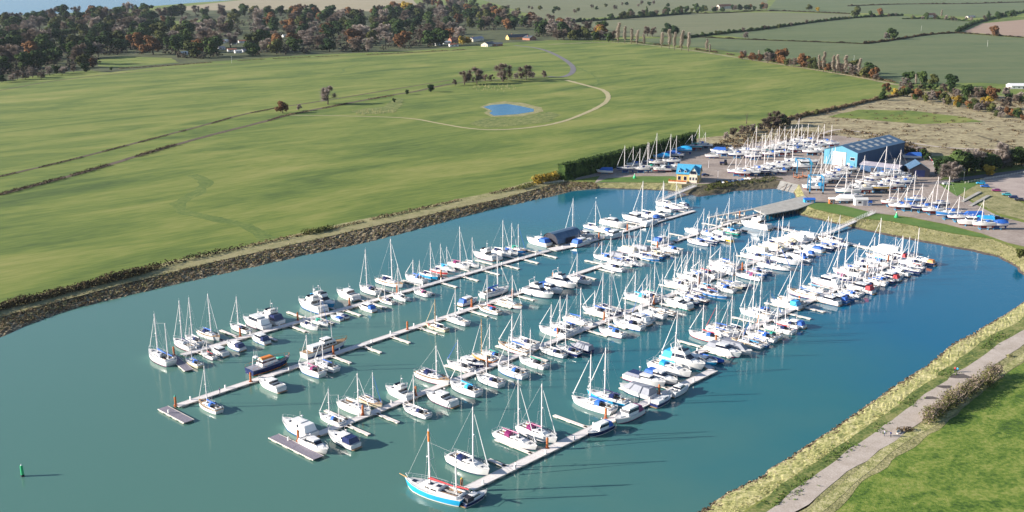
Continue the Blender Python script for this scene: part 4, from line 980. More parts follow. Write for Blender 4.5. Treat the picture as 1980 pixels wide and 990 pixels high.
def motorboat(root, L, hull='w', cover='b', sub=0, fly=False, stripe=None, ashore=False, canopy=True, rg=None, tent=None, open_=False):
    rg = rg or rnd
    B, Fb = 3.5, 1.25
    am = rg.choice(['af_r', 'af_b', 'af_k']); sm = stripe or rg.choice(['n', 'b', 'w', 'w', 'p'])
    if hull != 'w': sm = 'w'
    R0 = cached('mrows', lambda: motor_rows(B, Fb))
    link('hull', cached(('mh', hull, sm, am), lambda: hull_mesh(R0, hull, sm, am)), root)
    link('deck', cached('md', lambda: deck_mesh(R0, 'w2')), root)
    if tent:
        def tn():
            mb = MB(); mb.fru(-4.9, 3.6, B * .5, Fb, Fb + 1.7, 2.2, .3, .55, fw=.6); return mb.mesh('cover', [M[tent]])
        link('cover', cached(('mtn', tent), tn), root); return
    v = sub % 3
    if open_:
        spec = (-1.2, 2.2, B * .34, Fb, Fb + .75, .9, .3, .12, .65)
    elif v == 0: spec = (-1.8, 2.4, B * .40, Fb, Fb + 1.25, 1.9, .1, .2, .72)
    elif v == 1: spec = (-2.6, 1.6, B * .40, Fb, Fb + 1.7, .8, .1, .16, .85)
    else: spec = (-2.2, 2.9, B * .41, Fb, Fb + 1.45, 2.3, .2, .22, .66)
    def hs():
        mb = MB(); x0, x1, w, z0, z1, fr, bk, sd_, fw = spec; mb.fru(x0, x1, w, z0, z1, fr, bk, sd_, fw=fw)
        mb.box(x0 + bk - .25, x1 - fr + .15, -(w - sd_) * fw - .05, (w - sd_) * fw + .05, z1 + .003, z1 + .08)
        mb.fru(2.0, 4.0, B * .22, Fb + .1, Fb + .42, .8, .1, .1, fw=.5)
        return mb.mesh('wheelhouse', [M['w']])
    ho = link('wheelhouse', cached(('hs', v, open_), hs), root)
    def wb():
        mb = MB(); x0, x1, w, z0, z1, fr, bk, sd_, fw = spec; windowband(mb, x0, x1, w, z0, z1, fr, bk, sd_, fw, .42, .86); return mb.mesh('window', [M['glass']])
    link('window', cached(('wb', v, open_), wb), ho)
    zt = spec[4]
    if fly:
        def fb():
            mb = MB(); mb.fru(-2.4, .9, B * .34, zt + .08, zt + .62, .5, -.1, .02, fw=.85); mb.box(-2.2, .1, -B * .3, B * .3, zt + .621, zt + .63, 1)
            mb.fru(.1, .55, B * .28, zt + .6, zt + .95, .35, .25, .05, 1)
            for s in (1, -1): mb.path([(-2.2, s * B * .33, zt + .5), (-2.6, s * B * .30, zt + 1.5), (-2.6, 0, zt + 1.6)], .09, 5)
            mb.box(-1.9, -.9, -.9, .9, zt + .63, zt + 1.0, 2)
            return mb.mesh('flybridge', [M['w'], M['glass'], M['w2']])
        link('flybridge', cached(('fb', v), fb), root)
    def an():
        mb = MB(); z = zt + (1.5 if fly else .1)
        mb.tube((-1.6, .5, z), (-1.9, .5, z + 2.3), .025, .015, 3); mb.tube((-1.3, -.3, z - .1), (-1.3, -.3, z + .9), .05, .04, 4); mb.sph((-1.3, -.3, z + .9), .28, .28, .12, 7, 4)
        return mb.mesh('antenna', [M['alu']])
    link('antenna', cached(('an', v, fly), an), root)
    if canopy:
        def cn():
            mb = MB(); x1 = spec[0] + spec[6] + .1; w = B * .41
            mb.fru(-4.5, x1, w, Fb + .1, min(zt - .02, Fb + 1.4), .0, .55, .25, fw=.98); return mb.mesh('canopy', [M[cover]])
        link('canopy', cached(('cn', v, cover, open_), cn), root)
    else:
        def ck():
            mb = MB(); x1 = spec[0] + spec[6]; mb.box(-4.5, x1, -B * .36, B * .36, Fb + .08, Fb + .11, 0)
            for s in (1, -1): mb.box(-4.7, x1, s * B * .40 - .1, s * B * .40 + .1, Fb, Fb + .5, 1)
            mb.box(-4.8, -4.6, -B * .4, B * .4, Fb, Fb + .5, 1); mb.box(-4.2, -3.4, -1.2, 1.2, Fb + .1, Fb + .45, 2)
            return mb.mesh('cockpit', [M['glass'], M['w'], M['w2']])
        link('cockpit', cached(('mck', v, open_), ck), root)
    def rl():
        mb = MB(); r = .013
        for s in (0, -1):
            pts = [Vector(q[s]) * .985 for q in R0[2:]]
            for p in pts: mb.tube(p, p + Vector((0, 0, .65)), r, r, 3)
            mb.path([p + Vector((0, 0, .65)) for p in pts], r, 3)
        return mb.mesh('guardrail', [M['steel']])
    link('guardrail', cached('mrl', rl), root)
    link('bathing_platform', cached('mbp', lambda: (lambda mb: (mb.box(-5.6, -4.98, -1.4, 1.4, .25, .33), mb.mesh('bathing_platform', [M['teak']]))[1])(MB())), root)
def rib(root, L, c='dk'):
    def tb():
        mb = MB(); pts = [(-4.8, 1.5, .4), (0, 1.6, .45), (2.8, 1.3, .6), (4.4, .6, .85), (4.9, 0, .9)]
        mb.path(pts, .42, 8); mb.path([(x, -y, z) for x, y, z in pts], .42, 8); return mb.mesh('tube', [M[c]])
    link('tube', cached(('rt', c), tb), root)
    def fl():
        mb = MB(); mb.add([(-4.6, -1.3, .25), (3, -1.1, .35), (4.4, 0, .6), (3, 1.1, .35), (-4.6, 1.3, .25)], [(0, 1, 2, 3, 4)]); mb.box(-.8, .6, -.5, .5, .3, 1.3); mb.box(-2.6, -1.4, -.5, .5, .3, .95); return mb.mesh('deck', [M['y']])
    link('deck', cached('rf', fl), root)
    def ob():
        mb = MB(); mb.box(-5.6, -4.9, -.4, .4, .0, 1.5); mb.box(-5.4, -5.1, -.15, .15, -.6, .2); return mb.mesh('outboard', [M['dk']])
    link('outboard', cached('ro', ob), root)

HC = {'w': 'white', 'n': 'navy', 'b': 'blue', 'B': 'blue', 'K': 'turquoise', 'k': 'cyan', 'g': 'green', 'c': 'cream', 't': 'teal', 'r': 'red', 'p': 'maroon', 'y': 'grey', 'Y': 'yellow', 'o': 'orange', 'dk': 'black'}
ORD = ['first', 'second', 'third', 'fourth', 'fifth', 'sixth', 'seventh', 'eighth', 'ninth', 'tenth', '11th', '12th', '13th', '14th', '15th', '16th', '17th', '18th', '19th', '20th', '21st', '22nd', '23rd', '24th', '25th', '26th', '27th', '28th', '29th', '30th',
       '31st', '32nd', '33rd', '34th', '35th', '36th', '37th', '38th', '39th', '40th', '41st', '42nd', '43rd', '44th', '45th', '46th', '47th', '48th', '49th', '50th', '51st', '52nd']
CAT = {'S': 'sailboat', 'K': 'sailboat', 'M': 'motorboat', 'F': 'motorboat', 'V': 'motorboat', 'O': 'motorboat', 'R': 'inflatable boat', 'T': 'sailboat'}
NAME = {'S': 'sailing_yacht', 'K': 'ketch', 'M': 'motor_cruiser', 'F': 'flybridge_cruiser', 'V': 'covered_motorboat', 'O': 'sports_boat', 'R': 'inflatable_boat', 'T': 'covered_yacht'}
WORD = {'S': 'yacht', 'K': 'two masted ketch', 'M': 'motor cruiser', 'F': 'flybridge motor cruiser', 'V': 'motorboat under cover', 'O': 'open sports boat', 'R': 'inflatable boat', 'T': 'yacht under cover'}
HEAD = {'u': FD, 'd': FD + 180, 'r': PD, 'l': PD + 180}
def place_boat(px, py, L, ty, dr, hc, cc, mpx, label, group, z=0.0, head=None, ashore=False, seed=0, stripe=None, mastc='alu', furl=None):
    rg = random.Random(seed * 7 + int(px * 3 + py))
    p = P(px, py, z); p.z = z + (L / 10 * 1.8 if ashore else -.02)
    if ashore and ty in 'MFVOR': p.z = z + .9
    hd = (HEAD[dr] if head is None else head) + rg.uniform(-2.5, 2.5)
    o = thing(NAME[ty], label, CAT[ty], p, R(hd), group, L / 10)
    o.rotation_euler[0] = R(rg.uniform(-.8, .8))
    sub = rg.randrange(3)
    if mpx is None: mh = L * rg.uniform(1.25, 1.42)
    elif mpx == 0: mh = None
    else: mh = (mpx / ppm(py)) / .975 + L / 10
    fu = furl if furl is not None else ('sail' if rg.random() < .75 else rg.choice([None, 'b', 'sail']))
    if ty in 'SK': sailboat(o, L, hc, cc, mh, sub, mastc, stripe, fu, ashore, rg.random() < .8, ty == 'K', rg)
    elif ty == 'T': sailboat(o, L, hc, cc, mh, sub, mastc, stripe, None, ashore, False, False, rg, tent=cc)
    elif ty == 'M': motorboat(o, L, hc, cc, sub, False, stripe, ashore, rg.random() < .75, rg)
    elif ty == 'F': motorboat(o, L, hc, cc, 2, True, stripe, ashore, rg.random() < .5, rg)
    elif ty == 'V': motorboat(o, L, hc, cc, sub, False, stripe, ashore, False, rg, tent=cc)
    elif ty == 'O': motorboat(o, L, hc, cc, sub, False, stripe, ashore, True, rg, open_=True)
    elif ty == 'R': rib(o, L, cc)
    return o
COVW = {'w': 'white', 'b': 'blue', 'n': 'navy', 'g': 'green', 'r': 'red', 'y': 'grey', 'c': 'cream', 'k': 'cyan', 'dk': 'black', 't': 'teal', 'o': 'orange', 'p': 'maroon', 'K': 'turquoise', 'B': 'blue'}
def boat_rows(rows, place):
    """rows: 'x,y,L,type,dir,hull,cover,mastpx[,stripe/mast/furl]' ; place(side) -> words"""
    recs = []
    for ln in rows.strip().split('\n'):
        for it in ln.split(';'):
            it = it.strip()
            if not it: continue
            f = it.split(','); recs.append(f)
    recs.sort(key=lambda f: float(f[0]))
    for i, f in enumerate(recs):
        x, y, L, ty, dr, hc, cc, mp = f[:8]
        if mp == '' and ty == 'S' and hc == 'w':
            rr = random.Random(i * 31 + int(float(x))); u = rr.random(); hc = 'n' if u < .16 else 'B' if u < .26 else 'c' if u < .34 else 'g' if u < .37 else 'r' if u < .40 else 'w'
            if rr.random() < .3: cc = rr.choice(['n', 'dk', 'g', 'r', 'k', 'y'])
        mp = None if mp == '' else float(mp)
        kw = {}
        for e in f[8:]:
            k, v = e.split('='); kw[k] = v if v != 'None' else ''
        cov = {'S': 'sail cover', 'K': 'sail covers', 'M': 'canopy', 'F': 'canopy', 'V': '', 'O': 'canopy', 'R': 'tube', 'T': ''}[ty]
        lab = f'{HC[hc]} {WORD[ty]}, {COVW[cc]} cover, {ORD[i]} from left{place[0]}' if ty != 'R' else f'small {COVW[cc]} {WORD[ty]}, {ORD[i]} from left{place[0]}'
        if mp == 0 and ty == 'S': lab = lab.replace('yacht,', 'mastless yacht,')
        place_boat(float(x), float(y), float(L), ty, dr, hc, cc, mp, lab, place[1], seed=i, **kw)

boat_rows("""
311,697,14.5,K,u,w,b,83,furl=sail;355,670,13,S,u,w,n,84;375,661,11,S,u,w,w,84;406,652,12,S,d,w,b,84;434,662,5,R,u,w,dk,0
464,639,11.5,S,u,w,w,63;494,630,13.5,M,u,w,w,0;521,621,13.5,F,u,w,n,0;602,597,15,F,u,w,n,0;625,590,14,F,d,K,k,0;671,575,12.5,M,u,w,n,0
714,565,12,S,u,w,n,79;755,551,14.5,S,d,w,w,86;803,543,12,S,u,w,b,35;830,537,10.5,S,d,K,w,66;850,528,9.5,S,d,w,n,;863,522,10.5,S,d,w,k,42
888,516,12,S,d,w,p,75;911,514,9.5,S,d,w,w,54;936,499,13,F,u,w,b,0;952,500,9.5,M,u,w,n,0;968,493,12.5,S,d,w,w,64;986,491,10,S,d,w,b,;999,487,11,S,d,B,g,52
1040,472,14,M,u,w,b,0;1111,455,12,S,u,w,n,68;1134,457,10,M,d,w,n,0;1149,443,12,S,d,w,w,52;1166,449,9,M,u,w,b,0;1187,436,14.5,M,d,w,n,0
1224,427,14,M,u,w,n,0;1246,420,14.5,S,u,w,w,64;1259,424,10,M,u,w,b,0;1272,417,11,M,u,w,b,0;1284,408,11,S,u,w,b,;1286,398,12,S,u,w,w,40;1304,403,12,S,d,w,w,48;1318,401,9,M,u,w,n,0;1334,405,4,R,r,w,w,0
""".replace('1040,472', '1040,472'), (', far side of the first pontoon', 'boats on the far side of the first pontoon'))
boat_rows("""
374,705,9,S,u,w,b,;403,690,8.5,S,u,w,r,33,stripe=p;423,684,8.5,M,u,w,b,0;454,673,9,M,u,w,n,0;502,660,9.5,M,u,w,n,0;600,634,9,S,d,w,w,;620,627,9,S,d,w,b,
650,617,6.5,O,u,w,b,0;661,613,6.5,O,u,w,n,0;708,599,9,M,u,w,b,0;747,585,9,S,u,w,n,40;773,578,9.5,S,u,w,w,;815,570,9.5,S,u,w,p,;1184,460,12,M,l,w,b,0;1126,473,13,M,r,w,b,0;1258,435,12,O,r,w,w,0
""", (', near side of the first pontoon', 'boats on the near side of the first pontoon'))
boat_rows("""
907,587,9.5,M,r,w,b,0;958,569,15,S,r,w,b,68;1222,512,11,S,d,w,w,62;1167,502,11,S,u,w,b,30;1188,499,10,V,u,w,y,0
1211,488,10,V,u,w,c,0;1236,486,10.5,V,u,w,y,0;1281,469,12,M,r,w,b,0;1338,450,9,M,u,w,w,0;1362,453,11,S,u,w,n,46;1384,455,10,M,u,w,w,0;1409,451,12,S,u,w,c,;1433,447,7,R,d,w,dk,0;1460,440,16,F,u,w,w,0
""", (', far side of the second pontoon', 'boats on the far side of the second pontoon'))
boat_rows("""
405,790,11,S,u,w,b,78;523,749,11.5,M,u,w,w,0;601,721,12,S,u,w,p,68;630,712,11,S,u,w,b,56;844,636,10.5,S,u,c,w,52,mastc=woodspar,furl=c;884,624,11,S,u,w,n,62
946,603,11,S,u,w,r,67;987,592,12,S,d,w,w,58;1042,572,14,F,d,w,n,0;1065,564,12.5,M,d,w,b,0;1087,553,14,F,d,w,p,0;1120,545,11,S,u,w,n,52
1183,521,13,S,u,w,w,57;1200,512,12,S,d,w,b,60;1213,507,10.5,S,d,B,w,;1240,499,13,S,u,w,w,53;1256,503,10,S,d,w,b,;1263,496,12,S,u,w,c,;1278,492,10.5,S,d,w,n,47;1296,487,11.5,S,u,w,b,52
1350,472,12,S,u,w,b,46;1371,467,10.5,S,u,n,b,;1400,465,9,M,u,Y,w,0;1386,463,10.5,S,u,w,n,
""", (', near side of the second pontoon', 'boats on the near side of the second pontoon'))
boat_rows("""
576,834,13.5,M,u,w,w,0;640,815,10.5,K,u,w,w,60,furl=sail;688,795,13,S,d,w,w,74;718,782,10,S,d,c,n,62,mastc=alu;770,765,11,F,u,w,w,0
838,736,13.5,S,d,w,n,64;889,712,11.5,S,u,w,w,52;914,707,9.5,M,d,n,w,0;935,696,10,S,u,o,c,76,mastc=woodspar;951,691,10,S,u,w,g,60;994,678,14.5,S,u,w,b,62;1012,667,12,S,u,w,w,63
1070,646,13,S,u,w,w,52;1088,639,12,S,u,w,w,61;1098,634,10,S,u,w,b,62;1119,625,13,S,d,w,b,64,stripe=b;1153,606,13,S,u,w,b,40;1176,604,12,S,d,w,n,;1168,607,11,S,u,w,w,
1233,581,13,S,u,w,k,52;1254,577,11,S,u,w,w,44;1262,572,10,S,d,w,b,;1309,555,12.5,S,u,w,w,54,stripe=n;1320,548,10,S,u,w,w,;1332,541,12,S,u,w,w,50;1343,536,11,S,u,w,b,53;1360,534,12.5,S,u,w,r,28
1374,530,10,S,u,w,w,56;1395,527,12,M,u,w,w,0;1396,516,13,S,u,w,w,32;1408,512,11,S,d,w,b,;1457,500,13,S,u,w,w,32,stripe=p;1462,489,11,V,u,w,c,0;1490,483,13,T,u,w,c,29;1500,476,12,S,d,w,w,47;1516,471,13,T,u,w,c,48
1536,464,11,V,u,w,w,0;1558,459,11,M,u,w,w,0,stripe=p;1478,493,11,S,u,w,w,;1526,478,11,S,u,w,n,45
""", (', far side of the third pontoon', 'boats on the far side of the third pontoon'))
boat_rows("""
610,868,11,M,d,w,w,0;662,856,11.5,M,u,w,n,0,stripe=n;804,800,11,S,u,w,w,74;851,777,12,M,u,w,n,0;898,757,12.5,S,u,w,k,62;946,741,11,S,u,w,w,68;989,724,12,S,u,w,n,68
1030,706,11.5,S,u,w,g,65,furl=None;1068,685,11,S,u,w,w,60;1098,683,10.5,S,u,w,b,;1123,677,9,V,u,n,y,0;1182,647,11,S,u,w,b,72;1214,632,13,S,u,w,w,73;1231,623,11,M,u,w,w,0;1243,617,10,S,u,w,b,
1260,611,12,S,u,w,w,67;1282,605,11.5,S,u,w,b,;1309,592,12.5,M,u,w,p,0,stripe=g;1328,586,10,S,u,n,b,;1340,579,10.5,S,u,w,w,50;1326,572,10,S,u,w,w,;1352,565,10.5,S,u,w,w,;1350,582,9,S,u,n,b,;1383,574,10,S,d,B,b,;1370,566,9,S,u,w,b,
1396,561,12,S,u,w,b,60;1412,556,11,S,d,w,b,;1424,553,9.5,S,u,n,w,;1446,538,13,S,u,w,p,73;1460,531,10,S,u,B,b,;1474,526,9.5,S,d,n,w,;1497,519,15,S,d,w,n,50,stripe=n;1521,509,13.5,M,d,w,n,0,stripe=n
1539,498,9.5,M,u,w,b,0;1549,504,9.5,S,u,w,b,;1557,493,8.5,M,u,w,b,0;1569,484,11.5,O,u,w,b,0;1590,480,11.5,S,u,n,b,47;1606,477,9.5,S,u,B,b,;1603,467,11,S,u,w,w,45;1624,473,9,S,u,w,n,54;1363,559,9,S,u,w,n,
""", (', near side of the third pontoon', 'boats on the near side of the third pontoon'))
boat_rows("""
907,905,14,S,d,w,w,120;998,857,14.5,S,d,w,p,125;1040,845,13.5,S,d,w,p,104;1146,788,15,S,u,w,b,98;1174,774,14.5,S,u,K,n,98;1230,762,12,V,u,w,y,0;1248,741,14,O,d,w,n,0;1278,736,12,M,d,w,b,0
1296,720,15,S,d,w,k,70;1322,706,15.5,F,d,w,k,0;1310,697,13,S,u,w,r,92;1357,702,11,O,d,K,w,0;1373,696,10,R,d,w,b,0
1363,655,13,S,u,w,r,60,stripe=r;1399,643,12,S,d,w,b,58;1417,639,10,S,u,w,w,64;1388,647,10,S,u,w,b,54,furl=r;1460,611,13,S,u,w,w,;1484,608,11.5,S,d,w,b,43;1472,606,11,S,u,w,n,;1518,593,12,M,u,w,k,0;1530,588,11.5,S,u,w,w,62
1552,572,13,S,u,w,b,,stripe=p;1572,562,9.5,S,u,w,k,44;1595,551,13,M,u,w,w,0,stripe=p;1622,540,11,S,u,w,p,,stripe=r;1638,531,13,S,u,w,w,,stripe=n;1659,522,12.5,S,u,w,w,42;1648,524,10,S,d,w,b,38;1675,514,10,S,d,w,n,28
1691,510,13.5,S,u,w,k,46;1700,499,12.5,S,u,w,w,;1711,489,13,V,u,w,w,0;1734,499,9.5,M,u,n,r,0;1726,494,10,S,d,w,b,34;1746,500,10.5,S,u,w,n,40;1760,512,11.5,S,u,w,w,33;1776,507,10.5,S,u,w,w,;1787,510,9.5,M,u,n,o,0
""", (', far side of the fourth pontoon', 'boats on the far side of the fourth pontoon'))
boat_rows("""
1159,837,9.5,M,l,n,b,0;1214,810,11.5,M,l,w,p,0;1281,779,9,O,r,n,w,0;1315,759,9.5,M,r,w,b,0;1400,684,13,M,d,w,y,0;1425,680,11,V,d,w,y,0;1440,666,10,S,u,w,b,;1450,669,9.5,S,u,w,b,;1460,665,10,S,u,B,b,
1471,656,11.5,S,u,w,b,60;1484,652,10,S,u,w,n,;1505,640,12,S,u,w,r,45;1521,630,10.5,S,u,w,w,;1533,630,9,M,u,w,b,0;1600,586,10,M,u,w,b,0;1617,583,9.5,M,u,B,b,0;1630,578,9,S,u,w,b,;1641,572,9.5,S,u,w,b,
1661,563,12,M,u,w,r,0,stripe=b;1649,567,9,S,u,w,w,;1676,555,10,S,u,w,k,;1691,549,10,S,u,w,b,;1699,545,9,S,u,w,b,;1708,544,9.5,S,u,w,b,;1716,540,10,M,u,w,r,0;1724,534,9.5,S,u,w,w,;1736,531,9.5,M,u,w,g,0
1744,522,11,S,u,w,w,;1757,525,10.5,S,u,n,w,;1768,519,9,S,u,w,b,
""", (', near side of the fourth pontoon', 'boats on the near side of the fourth pontoon'))

# ---- boats with a shape of their own
def special_ketch():
    o = place_boat(841, 957, 17.5, 'K', 'u', 'K', 'r', 122, 'turquoise hulled ketch with red sail covers and bowsprit at the near pontoon end', None, head=FD + 10, mastc='alu', furl='', stripe='w')
    mb = MB(); mb.tube((.8, 0, 7.7), (.8, 0, 9.2), .165, .145, 7); mb.build('mast_band', M['o'], o)
    mb = MB(); mb.tube((4.7, 0, 1.35), (6.0, 0, 1.6), .09, .06, 6); mb.build('bowsprit', M['woodspar'], o)
special_ketch()
o = place_boat(918, 968, 8, 'M', 'r', 'n', 'dk', 0, 'small dark blue workboat moored behind the turquoise ketch', None)
# lifeboat
def lifeboat():
    o = thing('lifeboat', 'navy and orange lifeboat with green bow moored on the outer second pontoon', 'motorboat', P(522, 712, 0), R(PD), None, 1.5)
    R0 = motor_rows(3.6, 1.2); link('hull', hull_mesh(R0, 'n', 'o', 'af_k'), o); link('deck', deck_mesh(R0, 'y'), o)
    mb = MB(); mb.fru(2.0, 4.3, .8, 1.45, 1.75, .9, .2, .1, fw=.4); mb.build('foredeck_hatch', M['g'], o)
    mb = MB(); mb.fru(-2.6, 1.8, 1.15, 1.2, 2.5, .9, .4, .3, fw=.75); h = mb.build('wheelhouse', M['w'], o)
    mb = MB(); mb.fru(-2.3, .9, .75, 2.5, 2.85, .5, .2, .25); mb.build('wheelhouse_roof', M['o'], h)
    mb = MB(); windowband(mb, -2.6, 1.8, 1.15, 1.2, 2.5, .9, .4, .3, .75, .5, .82); mb.build('window', M['glass'], h)
    mb = MB()
    for s in (1, -1): mb.path([(-3.4, s * 1.1, 1.3), (-3.2, s * 1.0, 3.1), (-3.2, 0, 3.3)], .09, 5)
    for y in (-.6, 0, .6): mb.tube((-3.2, y, 3.2), (-3.3, y, 4.9), .03, .02, 3)
    mb.box(-3.6, -2.9, -.5, .5, 3.25, 3.5); mb.build('radar_arch', M['w'], o)
    for s in (0, -1):
        mb = MB(); pts = [Vector(q[s]) * .985 for q in R0]
        for p in pts: mb.tube(p, p + Vector((0, 0, .6)), .025, .025, 3)
        mb.path([p + Vector((0, 0, .6)) for p in pts], .025, 3); mb.build('guardrail', M['o'], o)
lifeboat()
def classic():
    o = thing('classic_motor_yacht', 'long pale blue classic motor yacht with rows of windows on second pontoon', 'motorboat', P(630, 679, 0), R(PD), None, 1.75)
    R0 = [[(x, y * .82, z) for x, y, z in r] for r in motor_rows(3.2, 1.0)]; link('hull', hull_mesh(R0, 'w', 'b', 'af_r'), o); link('deck', deck_mesh(R0, 'teak'), o)
    mb = MB(); mb.fru(-3.6, 2.2, .85, 1.0, 1.9, .3, .1, .06, fw=.8); mb.fru(-.8, 1.2, .75, 1.9, 2.6, .3, .1, .06); h = mb.build('deckhouse', M['w'], o)
    mb = MB(); 
    for i in range(7):
        for s in (1, -1): mb.box(-3.3 + i * .75, -2.8 + i * .75, s * .84 - .02, s * .84 + .02, 1.35, 1.7)
    windowband(mb, -.8, 1.2, .75, 1.9, 2.6, .3, .1, .06, 1, .4, .8); mb.build('window', M['glass'], h)
    mb = MB(); mb.tube((1.6, 0, 1.9), (1.4, 0, 6.0), .07, .04, 5); mb.build('mast', M['alu'], o)
    for s in (0, -1):
        mb = MB(); pts = [Vector(q[s]) for q in R0]
        for p in pts: mb.tube(p, p + Vector((0, 0, .5)), .025, .025, 3)
        mb.path([p + Vector((0, 0, .5)) for p in pts], .025, 3); mb.build('guardrail', M['woodspar'], o)
classic()
def boathouse():
    o = thing('floating_boathouse', 'dark arched canvas boathouse floating beside the first pontoon', 'boathouse', P(1087, 468, 0), R(PD))
    mb = MB(); rows = []
    for x in (-8.5, 8.5):
        rows.append([(x, 4.6 * math.cos(a), 1.2 + 4.6 * math.sin(a) ** .8) for a in [math.pi * k / 8 for k in range(9)]])
    mb.grid(rows, 0, False); mb.build('canopy', M['roofblue'], o)
    mb = MB(); mb.add([(-8.2,) + r[1:] for r in rows[0]], [tuple(range(9))]); mb.add([(8.2,) + r[1:] for r in rows[0]], [tuple(range(9))]); mb.build('end_panel', M['dk'], o)
    mb = MB(); mb.box(-9, 9, -5, 5, .1, .9); mb.build('float', M['float'], o)
    mb = MB(); mb.box(-3, 3, -5.04, -5.0, .9, 3.2); mb.build('door', M['dk'], o)
boathouse()

# ================================================================= pontoons
def seg_frame(a, b2):
    A, B_ = P(*a, 0), P(*b2, 0); d = B_ - A; return A, d.length, math.atan2(d.y, d.x)
def pontoon_body(mbp, mbf, mbe, x0, x1, w, z=.55):
    n = max(1, round((x1 - x0) / 8)); s = (x1 - x0) / n
    for i in range(n):
        a = x0 + i * s + .04; b2 = a + s - .08
        mbp.box(a, b2, -w / 2 + .12, w / 2 - .12, z - .06, z)
        for sg in (1, -1): mbe.box(a, b2, sg * (w / 2 - .06) - .06, sg * (w / 2 - .06) + .06, z - .25, z + .04)
        for k in range(2):
            c = a + s * (.25 + .5 * k); mbf.box(c - 1.1, c + 1.1, -w / 2 + .05, w / 2 - .05, -.2, z - .26)
def pontoon(a, b2, label, w=2.6, fingers=(), mat='plank'):
    A, Ln, ang = seg_frame(a, b2)
    o = thing('pontoon', label, 'pontoon', A, ang, 'marina pontoons')
    p_, f_, e_ = MB(), MB(), MB(); pontoon_body(p_, f_, e_, 0, Ln, w)
    p_.build('deck', M[mat], o); f_.build('float', M['float'], o); e_.build('edge_timber', M['fender'], o)
    mb = MB()
    rg = random.Random(int(a[0]))
    for i in range(int(Ln / 11)):
        x = 5 + i * 11 + rg.uniform(-1, 1); s = rg.choice((1, -1)); mb.box(x - .16, x + .16, s * .95 - .16, s * .95 + .16, .55, 1.55)
    if mb.v: mb.build('service_post', M['w'], o)
    for (px, py, side, fl) in fingers:
        q = P(px, py, 0); t = (q - A).dot(Vector((math.cos(ang), math.sin(ang), 0)))
        key = (round(fl), mat)
        def fm():
            mb = MB(); mb.box(0, key[0], -.42, .42, .42, .5); 
            for s in (1, -1): mb.box(0, key[0], s * .47 - .05, s * .47 + .05, .28, .54, 1)
            mb.add([(0, -1.3, .5), (1.3, -.45, .5), (1.3, .45, .5), (0, 1.3, .5)], [(0, 1, 2, 3)], 0)
            for x in (key[0] - .8, key[0] * .55): mb.box(x - .7, x + .7, -.4, .4, -.2, .4, 2)
            return mb.mesh('finger', [M['plank'], M['fender'], M['float']])
        fo = link('finger', cached(('fin', key), fm), o); fo.location = (t, side * w / 2, 0); fo.rotation_euler = (0, 0, R(90) * side)
    return o
def autof(a, b2, skip=(), n=None, L=9, sides=(1, -1), sp=10.5):
    A, B_ = P(*a, 0), P(*b2, 0); Ln = (B_ - A).length; out = []
    k = int(Ln / sp); rg = random.Random(int(a[0] + a[1]))
    for i in range(k):
        for s in sides:
            q = A.lerp(B_, (i + .5 + .08 * s) / k); out.append((q, s, L))
    return out
def back(q):   # world -> pixel
    v = Vector(q) - cam.location; f = v.dot(Vector((0, CP, -SP))); u = v.dot(Vector((0, SP, CP))); return (990 + v.x / f * FPX, 495 - u / f * FPX)
def fl(a, b2, **k): return [(*back(q), s, L) for q, s, L in autof(a, b2, **k)]
pontoon((352, 689), (1062, 486), 'first long pontoon nearest the green field, outer length', 2.6, fl((352, 689), (1062, 486), L=9, sp=11.5, sides=(-1,)) + fl((352, 689), (1062, 486), L=11, sp=13, sides=(1,)))
pontoon((1135, 470), (1342, 409), 'inner length of the first pontoon ending below the clubhouse', 2.6, fl((1135, 470), (1342, 409), L=10, sp=11, sides=(1,)))
pontoon((1066, 485), (1134, 470), 'wide floating platform in front of the arched boathouse', 5.5)
pontoon((333, 692), (366, 719), 'hammerhead pontoon at the outer end of the first pontoon', 2.8, mat='darkplank')
pontoon((341, 788), (1300, 470), 'second long pontoon with lifeboat and pale classic motor yacht', 2.6, fl((480, 740), (1300, 470), L=9, sp=12, sides=(-1,)) + fl((1150, 520), (1300, 470), L=9, sp=11, sides=(1,)))
pontoon((315, 791), (366, 818), 'grey hammerhead at the empty outer end of the second pontoon', 3.2, mat='darkplank')
pontoon((1304, 468), (1470, 414), 'short inner pontoon between the second pontoon and the wharf', 2.4, fl((1310, 466), (1460, 416), L=9, sp=12))
pontoon((614, 843), (1600, 452), 'third long pontoon running to the right hand gangway', 2.6, fl((640, 832), (1600, 452), L=9, sp=10.5, sides=(-1,)) + fl((640, 832), (1600, 452), L=10, sp=11.5, sides=(1,)))
pontoon((529, 846), (616, 889), 'wide grey hammerhead at the outer end of the third pontoon', 3.4, mat='darkplank')
pontoon((906, 948), (1380, 718), 'fourth pontoon, outer length leading from the turquoise ketch', 3.0, [(1140, 831, 1, 12), (1035, 883, 1, 13), (1262, 773, 1, 11), (1300, 756, 1, 11), (985, 908, 1, 6)])
pontoon((1336, 690), (1765, 492), 'fourth pontoon, crowded inner length at the right', 2.6, fl((1345, 686), (1765, 492), L=9, sp=10, sides=(-1,)) + fl((1345, 686), (1765, 492), L=10, sp=11, sides=(1,)))
pontoon((1340, 692), (1376, 716), 'short link pontoon joining the two lengths of the fourth pontoon', 2.4)
pontoon((1488, 438), (1712, 489), 'linking pontoon across the inner ends of the third and fourth pontoons', 2.6)
